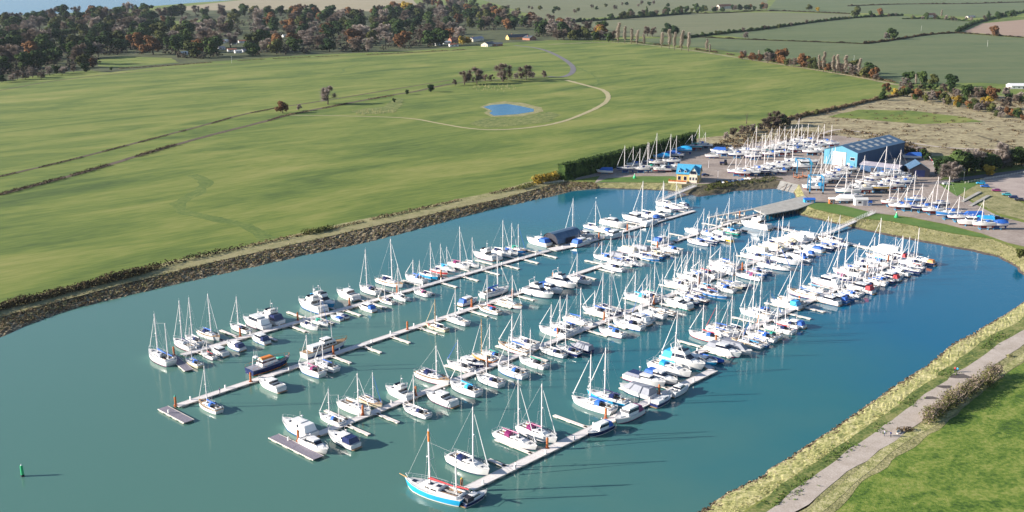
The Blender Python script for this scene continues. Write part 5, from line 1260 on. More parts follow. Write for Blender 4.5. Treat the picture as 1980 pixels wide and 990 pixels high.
# mooring piles
def pile(px, py, label, h=3.2, r=.33, mt='rust', top=None):
    o = thing('mooring_pile', label, 'mooring pile', P(px, py, 0), 0, 'rusty mooring piles')
    link('post', cached(('pl', mt, h), lambda: (lambda mb: (mb.tube((0, 0, -1), (0, 0, h), r, r, 8), mb.mesh('post', [M[mt]]))[1])(MB())), o)
    link('cap', cached(('pc', top), lambda: (lambda mb: (mb.tube((0, 0, h), (0, 0, h + .45), r * 1.05, .05, 8), mb.mesh('cap', [M[top or 'rust']]))[1])(MB())), o)
    link('collar', cached('pcol', lambda: (lambda mb: (mb.tube((0, 0, .3), (0, 0, .65), .6, .6, 8), mb.mesh('collar', [M['rust']]))[1])(MB())), o)
PIL = {'first': [(337, 690), (465, 653), (576, 622), (676, 593), (768, 568), (853, 538), (1213, 447), (1158, 464)], 'second': [(340, 787), (485, 741), (645, 688), (788, 640), (912, 596), (991, 574), (1069, 543), (1271, 481), (1430, 421)],
       'third': [(577, 855), (702, 806), (804, 768), (942, 712), (1078, 652), (1168, 621), (1264, 589), (1352, 552), (1435, 523), (1503, 488)], 'fourth': [(893, 950), (1058, 870), (1171, 812), (1274, 765), (1384, 667), (1466, 627), (1545, 589), (1613, 557), (1676, 529), (1717, 508)]}
for k, v in PIL.items():
    for i, (x, y) in enumerate(v):
        pile(x, y, f'rusty mooring pile, {ORD[i]} from the left along the {k} pontoon', top='g' if i == 0 and k == 'second' else ('Y' if k == 'fourth' and i == 0 else 'rust'))
# ================================================================= yard, buildings, small things
def ramp(name, a, za, b2, zb, w, label, posts=True):
    A, B_ = P(*a, za), P(*b2, zb); d = B_ - A; h = math.hypot(d.x, d.y); ang = math.atan2(d.y, d.x)
    o = thing(name, label, 'gangway', A, ang, 'gangways to the pontoons')
    sl = (zb - za) / h; mb = MB()
    mb.add([(0, -w / 2, 0), (h, -w / 2, h * sl), (h, w / 2, h * sl), (0, w / 2, 0), (0, -w / 2, -.3), (h, -w / 2, h * sl - .3), (h, w / 2, h * sl - .3), (0, w / 2, -.3)], [(0, 1, 2, 3), (7, 6, 5, 4), (0, 4, 5, 1), (3, 2, 6, 7)])
    mb.build('walkway', M['plank'], o)
    for s in (1, -1):
        mb = MB(); n = int(h / 1.8)
        for i in range(n + 1):
            x = i * h / n; mb.tube((x, s * w / 2, x * sl), (x, s * w / 2, x * sl + 1.25), .07, .07, 4)
        for k in (.5, 1.2): mb.tube((0, s * w / 2, k), (h, s * w / 2, h * sl + k), .05, .05, 4)
        for i in range(n):
            x = i * h / n; x2 = (i + 1) * h / n; mb.tube((x, s * w / 2, x * sl + .05), (x2, s * w / 2, x2 * sl + 1.2), .035, .035, 3)
        mb.build('handrail', M['w'], o)
ramp('gangway', (1272, 389), .6, (1345, 359), GZ + .3, 1.7, 'white railed gangway from the first pontoon up to the clubhouse')
ramp('gangway', (1590, 456), .6, (1690, 411), GZ + .3, 1.8, 'long white railed gangway at the right, leading to the third pontoon')
# wharf
def wharf():
    z = GZ + .3
    o = thing('wharf', 'timber and concrete wharf with two piers for the boat hoist', 'wharf', P(1500, 405, z))
    lx = [P(*q, z) - o.location for q in ((1453, 403), (1481, 415), (1541, 404), (1574, 392), (1556, 378))]
    mb = MB(); vs = [v for v in lx] + [v - Vector((0, 0, .5)) for v in lx]; mb.add(vs, [(0, 1, 2, 3, 4)] + [(i, (i + 1) % 5, 5 + (i + 1) % 5, 5 + i) for i in range(5)]); mb.build('deck', M['concrete'], o)
    for a, b2 in (((1370, 420), (1455, 404)), ((1395, 430), (1480, 415))):
        A, B_ = P(*a, z) - o.location, P(*b2, z) - o.location; d = (B_ - A); h = d.length; ang = math.atan2(d.y, d.x)
        mb = MB(); mb.box(0, h, -.8, .8, -.45, .02)
        for i in range(5): mb.tube((h * i / 5 + .6, 0, -5), (h * i / 5 + .6, 0, -.4), .35, .35, 6)
        p_ = mb.build('pier', M['fender'], o); p_.location = A; p_.rotation_euler = (0, 0, ang)
        mb = MB()
        for i in range(13): mb.tube((h * i / 12, .75, 0), (h * i / 12, .75, 1.2), .06, .06, 4)
        for k in (.6, 1.15): mb.tube((0, .75, k), (h, .75, k), .05, .05, 4)
        r_ = mb.build('handrail', M['w'], p_)
    mb = MB()
    for i in range(9):
        q = lx[1].lerp(lx[2], i / 8); mb.tube(q - Vector((0, 0, 4)), q - Vector((0, 0, .3)), .3, .3, 6)
    mb.build('piles', M['bark'], o)
wharf()
def gable(name, label, cat, a, b2, depth, hw, hr, wall, roof, over=.5, ridge='long', group=None, z=GZ):
    """a,b: photo pixels of the front base corners; depth back from them"""
    A, B_ = P(*a, z), P(*b2, z); d = B_ - A; w = d.length; ang = math.atan2(d.y, d.x)
    o = thing(name, label, cat, A, ang, group)
    mb = MB()
    if ridge == 'depth':   # gable faces front
        mb.add([(0, 0, 0), (w, 0, 0), (w, 0, hw), (w / 2, 0, hr), (0, 0, hw), (0, depth, 0), (w, depth, 0), (w, depth, hw), (w / 2, depth, hr), (0, depth, hw)], [(0, 1, 2, 3, 4), (9, 8, 7, 6, 5), (1, 6, 7, 2), (5, 0, 4, 9)])
    else:
        mb.add([(0, 0, 0), (0, depth, 0), (0, depth, hw), (0, depth / 2, hr), (0, 0, hw), (w, 0, 0), (w, depth, 0), (w, depth, hw), (w, depth / 2, hr), (w, 0, hw)], [(4, 3, 2, 1, 0), (5, 6, 7, 8, 9), (0, 5, 9, 4), (1, 2, 7, 6)])
    mb.build('wall', M[wall], o)
    rb = MB(); t = .18; s = (hr - hw) / ((w if ridge == 'depth' else depth) / 2); dz = over * s
    if ridge == 'depth':
        for x0, z0, x1, z1 in ((-over, hw - dz, w / 2, hr), (w + over, hw - dz, w / 2, hr)):
            rb.add([(x0, -over, z0 + .05), (x1, -over, z1 + .05), (x1, depth + over, z1 + .05), (x0, depth + over, z0 + .05), (x0, -over, z0 + t + .05), (x1, -over, z1 + t + .05), (x1, depth + over, z1 + t + .05), (x0, depth + over, z0 + t + .05)], [(0, 1, 2, 3), (4, 5, 6, 7), (0, 1, 5, 4), (3, 2, 6, 7), (0, 3, 7, 4)])
    else:
        for y0, z0, y1, z1 in ((-over, hw - dz, depth / 2, hr), (depth + over, hw - dz, depth / 2, hr)):
            rb.add([(-over, y0, z0 + .05), (-over, y1, z1 + .05), (w + over, y1, z1 + .05), (w + over, y0, z0 + .05), (-over, y0, z0 + t + .05), (-over, y1, z1 + t + .05), (w + over, y1, z1 + t + .05), (w + over, y0, z0 + t + .05)], [(0, 1, 2, 3), (4, 5, 6, 7), (0, 1, 5, 4), (3, 2, 6, 7), (0, 3, 7, 4)])
    ro = rb.build('roof', M[roof], o)
    return o, w, ro
def win(o, x0, x1, z0, z1, y=-.03, name='window', mt='glass', axis='y', x=0):
    f = MB(); e = .12
    if axis == 'y': f.box(x0 - e, x1 + e, y - .03, y + .03, z0 - e, z1 + e)
    else: f.box(x - .03, x + .03, x0 - e, x1 + e, z0 - e, z1 + e)
    fo = f.build(name, M['w'] if mt == 'glass' else M[mt], o)
    if mt == 'glass':
        g = MB()
        if axis == 'y': g.box(x0, x1, y - .05, y + .0, z0, z1)
        else: g.box(x - .05, x + .05, x0, x1, z0, z1)
        g.build('pane', M['glass'], fo)
    return fo
# ---- the big boat shed
def shed():
    z = GZ; A = P(1592, 316); B_ = P(1656, 325); C_ = P(1731, 298)
    d = B_ - A; w = d.length; ang = math.atan2(d.y, d.x); dep = (C_ - B_).length
    o, w, ro = gable('boat_shed', 'large pale blue boat shed with white doors and dark blue roof', 'shed', (1592, 316), (1656, 325), dep * .94, 9.2, 12.6, 'cladblue', 'roofblue', .6, 'depth')
    dep *= .94
    mb = MB(); mb.box(w * .27, w * .66, -.10, -.01, 0, 8.6); dr = mb.build('door', M['shutter'], o)
    sw = MB(); sw.box(w + .004, w + .10, .02, dep - .02, 0, 9.1); sw.build('shaded_side_cladding', M['cladshade'], o)  # sheet over the right wall, coloured dark to stand in for its shade
    mb = MB()
    for k in range(1, 8): mb.box(w * .27, w * .66, -.13, -.10, k * 1.05, k * 1.05 + .07)
    mb.box(w * .27 - .2, w * .27, -.14, 0, 0, 8.8); mb.box(w * .66, w * .66 + .2, -.14, 0, 0, 8.8); mb.build('door_rib', M['y'], dr)
    win(o, w * .80, w * .93, 4.4, 6.0); win(o, w * .72, w * .78, 0, 2.3, name='side_door', mt='w2')
    # rooflights on both slopes
    for side in (0, 1):
        for i in range(7):
            for j in (.32, .68):
                y0 = dep * (.08 + i * .13); s = (12.6 - 9.2) / (w / 2)
                x0 = (w / 2) * j; 
                mb = MB(); xa, xb = x0 - w * .06, x0 + w * .06
                za, zb = 9.2 + xa * s + .27, 9.2 + xb * s + .27
                if side: xa, xb = w - xa, w - xb
                mb.add([(xa, y0, za), (xb, y0, zb), (xb, y0 + dep * .06, zb), (xa, y0 + dep * .06, za)], [(0, 1, 2, 3)])
                mb.build('rooflight', M['rooflight'], ro)
shed()
def canopy_shed():
    o, w, ro = gable('lean_to_store', 'low grey roofed store beside the big blue shed', 'shed', (1662, 331), (1735, 340), 12, 4.2, 5.4, 'cladshade', 'roofgrey', .4, 'long')  # dark wall for an open look, sharing the shed side's shade colour
    win(o, w * .3, w * .45, 0, 3, name='door', mt='dk'); win(o, w * .6, w * .8, 0, 3.2, name='door', mt='dk')
canopy_shed()
o, w, ro = gable('boat_tent', 'dark pitched boat tent at the right end of the yard', 'tent', (1758, 342), (1797, 343), 14, 4.5, 8, 'dk', 'roofblue', .2, 'depth'); win(o, w * .25, w * .75, 0, 4, name='door', mt='n')
# clubhouse
def club():
    o, w, ro = gable('clubhouse', 'yellow clubhouse with bright blue roof and dormers by the gangway', 'clubhouse', (1308, 351.5), (1351, 354), 11, 5.0, 9.4, 'yellowwall', 'blueroof', .5, 'long')
    mb = MB(); gx0, gx1 = w * .58, w * .92
    mb.add([(gx0, -.6, 0), (gx1, -.6, 0), (gx1, -.6, 5.6), ((gx0 + gx1) / 2, -.6, 9.0), (gx0, -.6, 5.6), (gx0, 5, 0), (gx1, 5, 0), (gx1, 5, 5.6), ((gx0 + gx1) / 2, 5, 9.0), (gx0, 5, 5.6)], [(0, 1, 2, 3, 4), (1, 6, 7, 2), (5, 0, 4, 9)])
    g = mb.build('gable_wing', M['render'], o)
    mb = MB(); m_ = (gx0 + gx1) / 2
    for xa, xb in ((gx0 - .4, m_), (gx1 + .4, m_)): mb.add([(xa, -1, 5.3), (xb, -1, 9.15), (xb, 5.3, 9.15), (xa, 5.3, 5.3), (xa, -1, 5.5), (xb, -1, 9.35), (xb, 5.3, 9.35), (xa, 5.3, 5.5)], [(0, 1, 2, 3), (4, 5, 6, 7), (0, 1, 5, 4), (0, 3, 7, 4)])
    mb.build('wing_roof', M['blueroof'], g)
    win(g, m_ - 1.6, m_ + 1.6, 5.0, 6.8, y=-.66)
    for k in (-1.7, 0, 1.7): win(g, m_ + k - .45, m_ + k + .45, 1.6, 3.2, y=-.66)
    for x in (w * .12, w * .38):
        mb = MB(); mb.add([(x - 1.1, .4, 5.6), (x + 1.1, .4, 5.6), (x, .4, 7.6), (x - 1.1, 3, 5.6), (x + 1.1, 3, 5.6), (x, 3, 7.6)], [(0, 1, 2), (1, 4, 5, 2), (3, 0, 2, 5)]); dm = mb.build('dormer', M['blueroof'], ro)
        win(dm, x - .5, x + .5, 5.7, 6.6, y=.36)
        win(o, x - .8, x + .8, 1.2, 3.4)
    mb = MB(); mb.box(-4, w * .5, -4.5, -.1, 0, .9); t_ = mb.build('terrace', M['render'], o)
    mb = MB(); mb.box(-3.9, w * .5, -4.48, -4.42, .9, 1.8); mb.box(-3.98, -3.92, -4.4, 0, .9, 1.8); mb.build('balustrade', M['rust'], t_)
    win(o, 3, 5, 1.5, 3.2, axis='x', x=w + .03); win(o, 7, 8.5, 1.5, 3.2, axis='x', x=w + .03)
club()
# small huts
def hut(px, py, w, d, h, mt, rf, label, name='hut', cat='hut', a=0):
    o = thing(name, label, cat, P(px, py), R(a)); mb = MB(); mb.box(-w / 2, w / 2, 0, d, 0, h); mb.build('wall', M[mt], o)
    mb = MB(); mb.add([(-w / 2 - .2, -.2, h + .02), (w / 2 + .2, -.2, h + .02), (w / 2 + .2, d + .2, h + .02), (-w / 2 - .2, d + .2, h + .02), (-w / 2 - .2, d / 2, h + .9), (w / 2 + .2, d / 2, h + .9)], [(0, 1, 5, 4), (3, 4, 5, 2), (0, 4, 3), (1, 2, 5)]); mb.build('roof', M[rf], o)
    win(o, -w * .3, -w * .05, h * .4, h * .75); win(o, w * .12, w * .36, .05, h * .8, name='door', mt='y')
hut(1609, 395, 2.8, 2.4, 2.6, 'rust', 'w', 'small red and white hut on the lawn by the hoist'); hut(1666, 398, 6.5, 3.5, 3.2, 'w', 'w2', 'white cabin at the edge of the lawn by the yachts')
hut(1566, 393, 5.5, 3, 1.8, 'K', 'b', 'low blue fuel store at the landward end of the wharf'); hut(1682, 398, 2, 2, 1.8, 'B', 'b', 'blue bin store right of the white cabin')
# distant buildings
def house(a, b2, dep, hw, hr, wl, rf, lab, ridge='long', n=3, ch=True):
    o, w, ro = gable('house' if ch else 'barn', lab, 'house' if ch else 'barn', a, b2, dep, hw, hr, wl, rf, .4, ridge)
    for i in range(n):
        x = w * (i + .5) / n; win(o, x - .6, x + .6, 1.0, 2.3)
        if hw > 4.5: win(o, x - .5, x + .5, 3.6, 4.8)
    win(o, w * .5 - .1 + w / n * .3, w * .5 + .8 + w / n * .3, 0, 2.1, name='door', mt='y')
    if ch:
        mb = MB(); mb.box(w * .2, w * .2 + .9, dep / 2 - .5, dep / 2 + .5, hr - 1, hr + 1.4); mb.build('chimney', M['brick'], ro)
house((930, 90), (943, 90.5), 26, 3.6, 6.8, 'render', 'slate', 'white gabled barn with dark roof beside the wood', 'depth', 1, False)
house((943, 89.5), (972, 89), 9, 3.2, 5.6, 'brick', 'slate', 'low dark roofed farm range right of the gabled barn', 'long', 4, False)
house((984, 77), (1024, 75.5), 11, 4.0, 8.5, 'yellowwall', 'slate', 'long farmhouse with steep dark roof and dormers', 'long', 5)
house((1024, 78), (1037, 77), 16, 3.6, 7, 'brick', 'slate', 'dark annexe attached at the right of the farmhouse', 'depth', 1)
house((873, 82), (890, 81), 9, 4, 7.5, 'brick', 'tile', 'red roofed house left of the golden tree', 'long', 2)
house((915, 81), (936, 78), 10, 4, 7, 'render', 'roofgrey', 'grey roofed house behind the gabled barn', 'long', 2)
house((1391, 17), (1416, 16), 12, 7, 12.5, 'render', 'tile', 'white house with orange roof far up the fields', 'long', 4)
house((1793, 34), (1810, 33), 10, 6, 10, 'render', 'tile', 'small red roofed house among far hedges at top right', 'long', 2)
house((1872, 35), (1886, 34), 8, 3, 5, 'render', 'roofgrey', 'low pale barn right of the small red roofed house', 'long', 2, False)
house((1955, 172), (1995, 172), 12, 3, 5, 'w', 'w', 'white greenhouse roofs at the right edge beyond the thicket', 'long', 4, False)
tree(893, 86, 10, 'round', 'gold', 'golden tree in front of the red roofed house'); tree(905, 86, 9, 'round', 'gold', 'second golden tree beside the gabled barn')
# park homes in the wood
ph = [(402, 86), (418, 84), (432, 82), (448, 86), (462, 83), (478, 86), (425, 96), (441, 100), (455, 103), (470, 101), (487, 99), (398, 99), (512, 76), (548, 72), (565, 76), (283, 79), (268, 76), (300, 86), (280, 92), (350, 106), (385, 102), (845, 88), (858, 85), (870, 90)]
for i, (x, y) in enumerate(sorted(ph)):
    o, w, ro = gable('park_home', f'white park home in the wood, {ORD[i]} from the left', 'park home', (x, y), (x + 11 + (i % 3) * 3, y - .6), 6, 2.8, 4.4, 'w', ['roofgrey', 'w2', 'tile'][i % 3], .3, 'long', 'park homes in the wood')
    win(o, w * .2, w * .4, 1, 2); win(o, w * .6, w * .8, 1, 2)

# ---- boats ashore
def cradle(p, rz, L, lab, grp):
    o = thing('boat_cradle', lab, 'boat cradle', (p.x, p.y, GZ + .1), rz, grp, L / 10)
    def bm():
        mb = MB()
        for x in (-1.6, 1.6): mb.box(x - .12, x + .12, -1.5, 1.5, 0, .2)
        for y in (-.35, .35): mb.box(-1.7, 1.7, y - .1, y + .1, .2, .36)
        return mb.mesh('base', [M['crane']])
    link('base', cached('crb', bm), o)
    for x in (-1.6, 1.6):
        for y in (-1.4, 1.4):
            pr = link('prop', cached(('crp', y), lambda: (lambda mb: (mb.tube((0, 0, .2), (0, -y * .25, 1.6), .07, .07, 5), mb.mesh('prop', [M['crane']]))[1])(MB())), o); pr.location = (x, y, 0)
def yard_rows(rows, where, grp, head):
    recs = [it.strip().split(',') for ln in rows.strip().split('\n') for it in ln.split(';') if it.strip()]
    recs.sort(key=lambda f: float(f[0]))
    for i, f in enumerate(recs):
        x, y, L, ty, hc, cc, mp = f[:7]; mp = None if mp == '' else float(mp); kw = {}; hh = head
        for e in f[7:]:
            k, v = e.split('=')
            if k == 'h': hh = float(v)
            else: kw[k] = v
        mast = '' if mp == 0 or ty in 'MFVO' else ' with mast up'
        lab = f'{HC[hc]} {WORD[ty]}{mast}, {ORD[i]} from left {where}'
        o = place_boat(float(x), float(y) + 3, float(L), ty, 'u', hc, cc, mp, lab, grp, z=GZ + .1, head=hh, ashore=True, seed=i + 50, **kw)
        cradle(o.location, o.rotation_euler[2], float(L), f'blue steel boat cradle, {ORD[i]} from left {where}', 'boat cradles ' + where)
yard_rows("""1169,333,10,V,w,b,0;1209,331,11,S,n,w,43;1239,331,11,S,w,w,37;1254,328,10.5,S,w,g,46;1226,322,10,S,w,b,33;1271,319,11,S,w,w,55;1279,329,11.5,M,w,n,0;1300,328,12,M,w,w,0;1298,316,11.5,S,w,w,49
1279,307,11,T,K,k,0;1295,302,11,T,B,b,0;1318,296,13.5,T,K,k,0;1309,303,9,S,w,b,36;1340,288,12,S,t,g,20;1353,283,11.5,S,B,b,36;1365,284,9,S,w,w,24;1256,317,9,S,n,b,""", 'below the clipped hedge', 'boats stored below the hedge', 175)
yard_rows("""1388,293,10.5,V,w,b,0;1411,293,10,M,w,w,0;1425,303,12,S,w,w,0;1447,300,11,S,w,w,28;1463,294,11,S,w,b,45;1481,294,11.5,S,t,w,30;1492,288,11,S,w,w,34;1508,286,11,S,w,w,36;1518,281,11,S,w,n,31;1531,279,11.5,S,w,w,28;1544,274,11,S,w,w,39;1563,275,10.5,S,w,b,30
1554,292,11,S,w,w,27;1572,288,11,S,w,n,27;1583,284,11,S,w,w,36;1594,278,11,S,w,b,32;1608,281,10,S,w,b,35;1474,300,10,S,w,w,;1436,293,10,M,w,b,0;1503,292,10,S,n,w,;1524,287,10,M,w,n,0;1575,297,10,S,w,w,0;1538,292,10,S,w,b,0;1400,299,10.5,S,w,n,0;1418,299,10,M,w,b,0;1456,306,11,S,w,w,30;1489,301,10.5,S,w,b,;1512,298,11,S,w,w,0;1550,283,11,S,w,w,;1588,293,10.5,S,w,n,0;1566,297,10.5,S,w,b,0;1536,285,10,S,B,w,0;1376,303,9,M,w,w,0""", 'in the back yard row', 'boats in the back yard row', 172)
yard_rows("""1425,337,12,S,w,w,30,stripe=r;1443,333,11.5,S,w,w,33;1461,334,12,S,w,b,33;1479,328,12,S,w,w,50;1500,324,12,S,w,w,53;1519,320,12,S,w,w,;1535,316,12,S,w,w,59;1490,331,11,S,w,b,0;1510,328,11,S,w,n,0;1527,325,11,S,w,w,0;1544,321,11,S,w,b,0;1434,338,10.5,S,w,b,0;1453,337,10.5,S,w,n,;1486,335,10.5,S,w,w,0;1503,332,10.5,M,w,b,0;1566,316,10,S,w,w,0;1471,336,11,S,n,w,0""", 'in the middle yard row', 'boats in the middle yard row', 168)
yard_rows("""1631,329,11,S,w,w,0;1622,334,11,S,w,w,30;1615,339,11.5,S,w,b,;1607,344,11.5,S,w,n,;1597,348,11,S,w,b,39;1588,352,11.5,S,w,w,;1580,358,11,S,w,w,0;1571,364,12,M,w,k,0;1640,331,10.5,S,w,b,0;1628,340,10.5,S,w,w,0;1605,350,10.5,S,w,w,0""", 'in the diagonal column by the slipway', 'boats in the diagonal column by the slipway', 172)
yard_rows("""1638,377,14,S,w,w,40,stripe=g;1630,388,11,V,w,w,0;1664,371,12,S,w,c,0;1696,369,12.5,S,Y,w,0;1679,359,11.5,S,w,w,0;1711,360,12,S,w,w,0;1690,350,12,S,w,w,0;1712,346,15.5,S,w,w,51;1743,357,12,S,w,b,0;1740,346,12,S,w,w,47;1684,328,10,M,w,r,0,stripe=r;1724,353,12,S,w,w,0;1700,341,11,S,w,b,0;1731,339,10.5,M,w,n,0;1660,365,11.5,S,w,b,0;1728,364,11,S,w,n,;1648,385,10.5,S,w,w,30;1752,350,11,S,w,w,0;1706,367,11,S,w,w,0;1671,357,11,S,w,w,;1762,305,12,V,w,b,0""", 'in the yard in front of the shed', 'boats in front of the shed', 178)
yard_rows("""1722,396,10.5,S,w,b,;1737,403,10.5,S,w,b,31;1754,405,11,S,w,b,36;1768,392,11,S,B,b,;1783,408,11.5,S,n,b,44;1803,412,11,S,w,b,38;1813,402,11,S,n,b,;1833,421,12.5,S,B,b,68;1853,426,11,S,w,b,37;1876,423,12,V,B,b,0;1873,433,11.5,M,w,b,0;1898,430,11,V,B,k,0;1901,440,11,S,w,w,45;1926,440,10.5,T,w,b,0""", 'in the row along the lawn', 'boats in the row along the lawn', 176)
# boat hoists
def hoist(px, py, lab, w=7, d=9, h=8.5, a=0, mt='crane'):
    o = thing('boat_hoist', lab, 'boat hoist', P(px, py), R(a))
    for x in (-w / 2, w / 2):
        for y in (-d / 2, d / 2):
            mb = MB(); mb.box(x - .28, x + .28, y - .28, y + .28, .8, h); mb.build('leg', M[mt], o)
            mb = MB(); mb.tube((x - .3, y, .65), (x + .3, y, .65), .65, .65, 10); mb.build('wheel', M['tyre'], o)
    for x in (-w / 2, w / 2):
        mb = MB(); mb.box(x - .25, x + .25, -d / 2, d / 2, h, h + .6); mb.build('beam', M[mt], o)
    mb = MB(); mb.box(-w / 2, w / 2, d / 2 - .3, d / 2 + .3, h + .003, h + .59); mb.build('cross_beam', M[mt], o)
hoist(1576, 372, 'blue four legged boat hoist near the top of the wharf', a=-8)
hoist(1552, 335, 'blue framed boat hoist carrying the cabin boat by the slipway', 8, 14, 7.5, a=-10)
place_boat(1552, 326, 13, 'M', 'u', 'w', 't', 0, 'large white cabin boat hanging in the hoist above the slipway', None, z=GZ + 3.2, head=176, ashore=True)
# slipway rails and trolley
for k, (a, b2) in enumerate((((1505, 367), (1538, 346)), ((1512, 369), (1546, 348)))):
    A, B_ = P(*a, .9), P(*b2, GZ + .12); mb = MB(); mb.tube((0, 0, 0), B_ - A, .12, .12, 4)
    o = mb.build('slipway_rail', M['rust']); o.location = A; tag(o, ['left', 'right'][k] + ' rusty rail of the pair running down the slipway', 'rail', 'slipway rails')
o = thing('slipway_trolley', 'rusty trolley parked at the head of the slipway rails', 'trolley', P(1548, 344), R(30)); mb = MB()
for y in (-1.6, 1.6): mb.box(-4, 4, y - .15, y + .15, .5, .8)
for x in (-3.6, 0, 3.6): mb.box(x - .15, x + .15, -1.6, 1.6, .803, 1.0)
mb.build('frame', M['rust'], o)
for x in (-3.6, 3.6):
    for y in (-2.1, 2.1):
        mb = MB(); mb.box(x - .1, x + .1, y - .1, y + .1, .7, 3.2); mb.build('post', M['rust'], o)
for x in (-3, 3): mb = MB(); mb.tube((x, -1.8, .35), (x, 1.8, .35), .35, .35, 8); mb.build('wheel', M['tyre'], o)
# tractor
o = thing('tractor', 'dark tractor hitched to the trailer near the clubhouse', 'tractor', P(1399, 319), R(175), None, 1.2); mb = MB(); mb.box(-.2, 2, -.5, .5, .8, 1.7); mb.box(-1.7, -.2, -.8, .8, .9, 1.4); mb.build('body', M['n'], o)
mb = MB(); mb.fru(-1.6, -.1, .7, 1.4, 2.9, .2, .1, .1); cb_ = mb.build('cab', M['glass'], o)
for x, y, r_ in ((-1.1, -1, .85), (-1.1, 1, .85), (1.4, -.75, .5), (1.4, .75, .5)): mb = MB(); mb.tube((x, y - .2, r_), (x, y + .2, r_), r_, r_, 12); mb.build('wheel', M['tyre'], o)
# ---- cars
def car_parts(c):
    b_ = MB(); prof = [(-2.2, .35), (-2.2, .85), (-1.9, 1.0), (1.0, 1.0), (2.0, .85), (2.2, .65), (2.2, .35)]
    rows = [[(x, y * (1 if z < .9 else .96), z) for x, z in prof] for y in (-.86, -.86, .86, .86)]
    b_.add([(x, -.86, z) for x, z in prof] + [(x, .86, z) for x, z in prof], [tuple(range(7)), tuple(range(7, 14))[::-1]] + [(i, i + 7, (i + 1) % 7 + 7, (i + 1) % 7) for i in range(7)])
    r_ = MB(); r_.fru(-1.9, 1.0, .80, 1.0, 1.46, .75, .45, .12); g_ = MB(); windowband(g_, -1.9, 1.0, .80, 1.0, 1.46, .75, .45, .12, 1, .12, .88)
    return b_.mesh('body', [M[c]]), r_.mesh('cabin', [M[c]]), g_.mesh('window', [M['glass']])
WH = (lambda mb: (mb.tube((0, -.12, 0), (0, .12, 0), .33, .33, 12), mb.mesh('wheel', [M['tyre']]))[1])(MB())
LT = (lambda mb: (mb.box(-.04, .04, -.2, .2, -.08, .08), mb.mesh('headlight', [M['w']]))[1])(MB())
def car(px, py, c, a, lab, name='parked_car', sc=1.05, van=False):
    o = thing(name, lab, 'van' if van else 'car', P(px, py, GZ + .2), R(a), 'cars parked in and around the boatyard', sc)
    bm, rm, gm = cached(('car', c), lambda: car_parts(c))
    link('body', bm, o); ca = link('cabin', rm, o); link('window', gm, ca)
    if van: ca.scale = (1.3, 1, 1.6); ca.location = (0, 0, -.6)
    for x in (-1.35, 1.35):
        for y in (-.82, .82): w_ = link('wheel', WH, o); w_.location = (x, y, .33)
    for y in (-.55, .55): l_ = link('headlight', LT, o); l_.location = (2.2, y, .68)
for x, y, c, a, lab in [(1896, 356, 'K', 170, 'bright blue van at the top left of the car park'), (1904, 362, 'b', 170, 'blue car just below the bright blue van'), (1926, 370, 'p', 165, 'maroon car on the edge of the car park'),
                        (1946, 378, 't', 165, 'teal grey car right of the maroon car'), (1959, 383, 'n', 165, 'navy car between the teal grey and last dark car'), (1970, 388, 'dk', 165, 'black car at the right end of the car park edge'),
                        (1921, 420, 'w', -20, 'white car parked at the foot of the grass slope'), (1931, 424, 'dk', -20, 'black car right of the white car at the grass slope'), (1830, 357, 'w', 10, 'white car on the road beside the yard trees'), (1849, 353, 'dk', 10, 'dark car on the road right of the white car'),
                        (1668, 333, 'y', 60, 'grey car by the side door of the blue shed'), (1364, 340, 'n', 20, 'navy car behind the clubhouse'), (1618, 325, 'r', 90, 'small red vehicle in front of the shed doors')]:
    car(x, y, c, a, lab, van='van' in lab.split()[:4])
# ---- posts, buoys
def lamp(px, py, lab, h=7):
    o = thing('lamp_post', lab, 'lamp post', P(px, py)); mb = MB(); mb.tube((0, 0, 0), (0, 0, h), .12, .07, 6); mb.build('pole', M['alu'], o)
    mb = MB(); mb.box(-.7, .15, -.15, .15, h, h + .15); mb.build('lamp_head', M['y'], o)
lamp(1863, 350, 'grey lamp post by the road among the trees'); lamp(1863, 388, 'pale lamp post on the grass slope'); lamp(1388, 346, 'lamp post on the quay right of the clubhouse', 5); lamp(1370, 325, 'lamp post behind the clubhouse', 5)
o = thing('channel_marker', 'green channel marker post standing alone in the water at left', 'marker', P(44, 921, 0)); mb = MB(); mb.tube((0, 0, -1), (0, 0, .5), .42, .42, 10); mb.build('base', M['dk'], o)
M['mg'] = gel('marker_green', (.02, .42, .16), .5)
mb = MB(); mb.tube((0, 0, .5), (-.05, 0, 2.9), .38, .34, 10); mb.build('post', M['mg'], o); mb = MB(); mb.tube((-.05, 0, 2.9), (-.05, 0, 3.3), .22, .05, 8); mb.build('topmark', M['w'], o)
for x, y, lab in ((1733, 421, 'green conical buoy stored on the lawn by the boat row'), (1227, 345, 'green conical buoy on the lawn below the stored yachts')):
    o = thing('navigation_buoy', lab, 'buoy', P(x, y), 0, 'green buoys on the lawns'); mb = MB(); mb.tube((0, 0, 0), (0, 0, .8), .9, 1.0, 12); mb.build('float', M['mg'], o); mb = MB(); mb.tube((0, 0, .8), (0, 0, 2.5), .8, .18, 12); mb.build('cone', M['mg'], o); mb = MB(); mb.sph((0, 0, 2.7), .25, .25, .25); mb.build('lantern', M['w'], o)
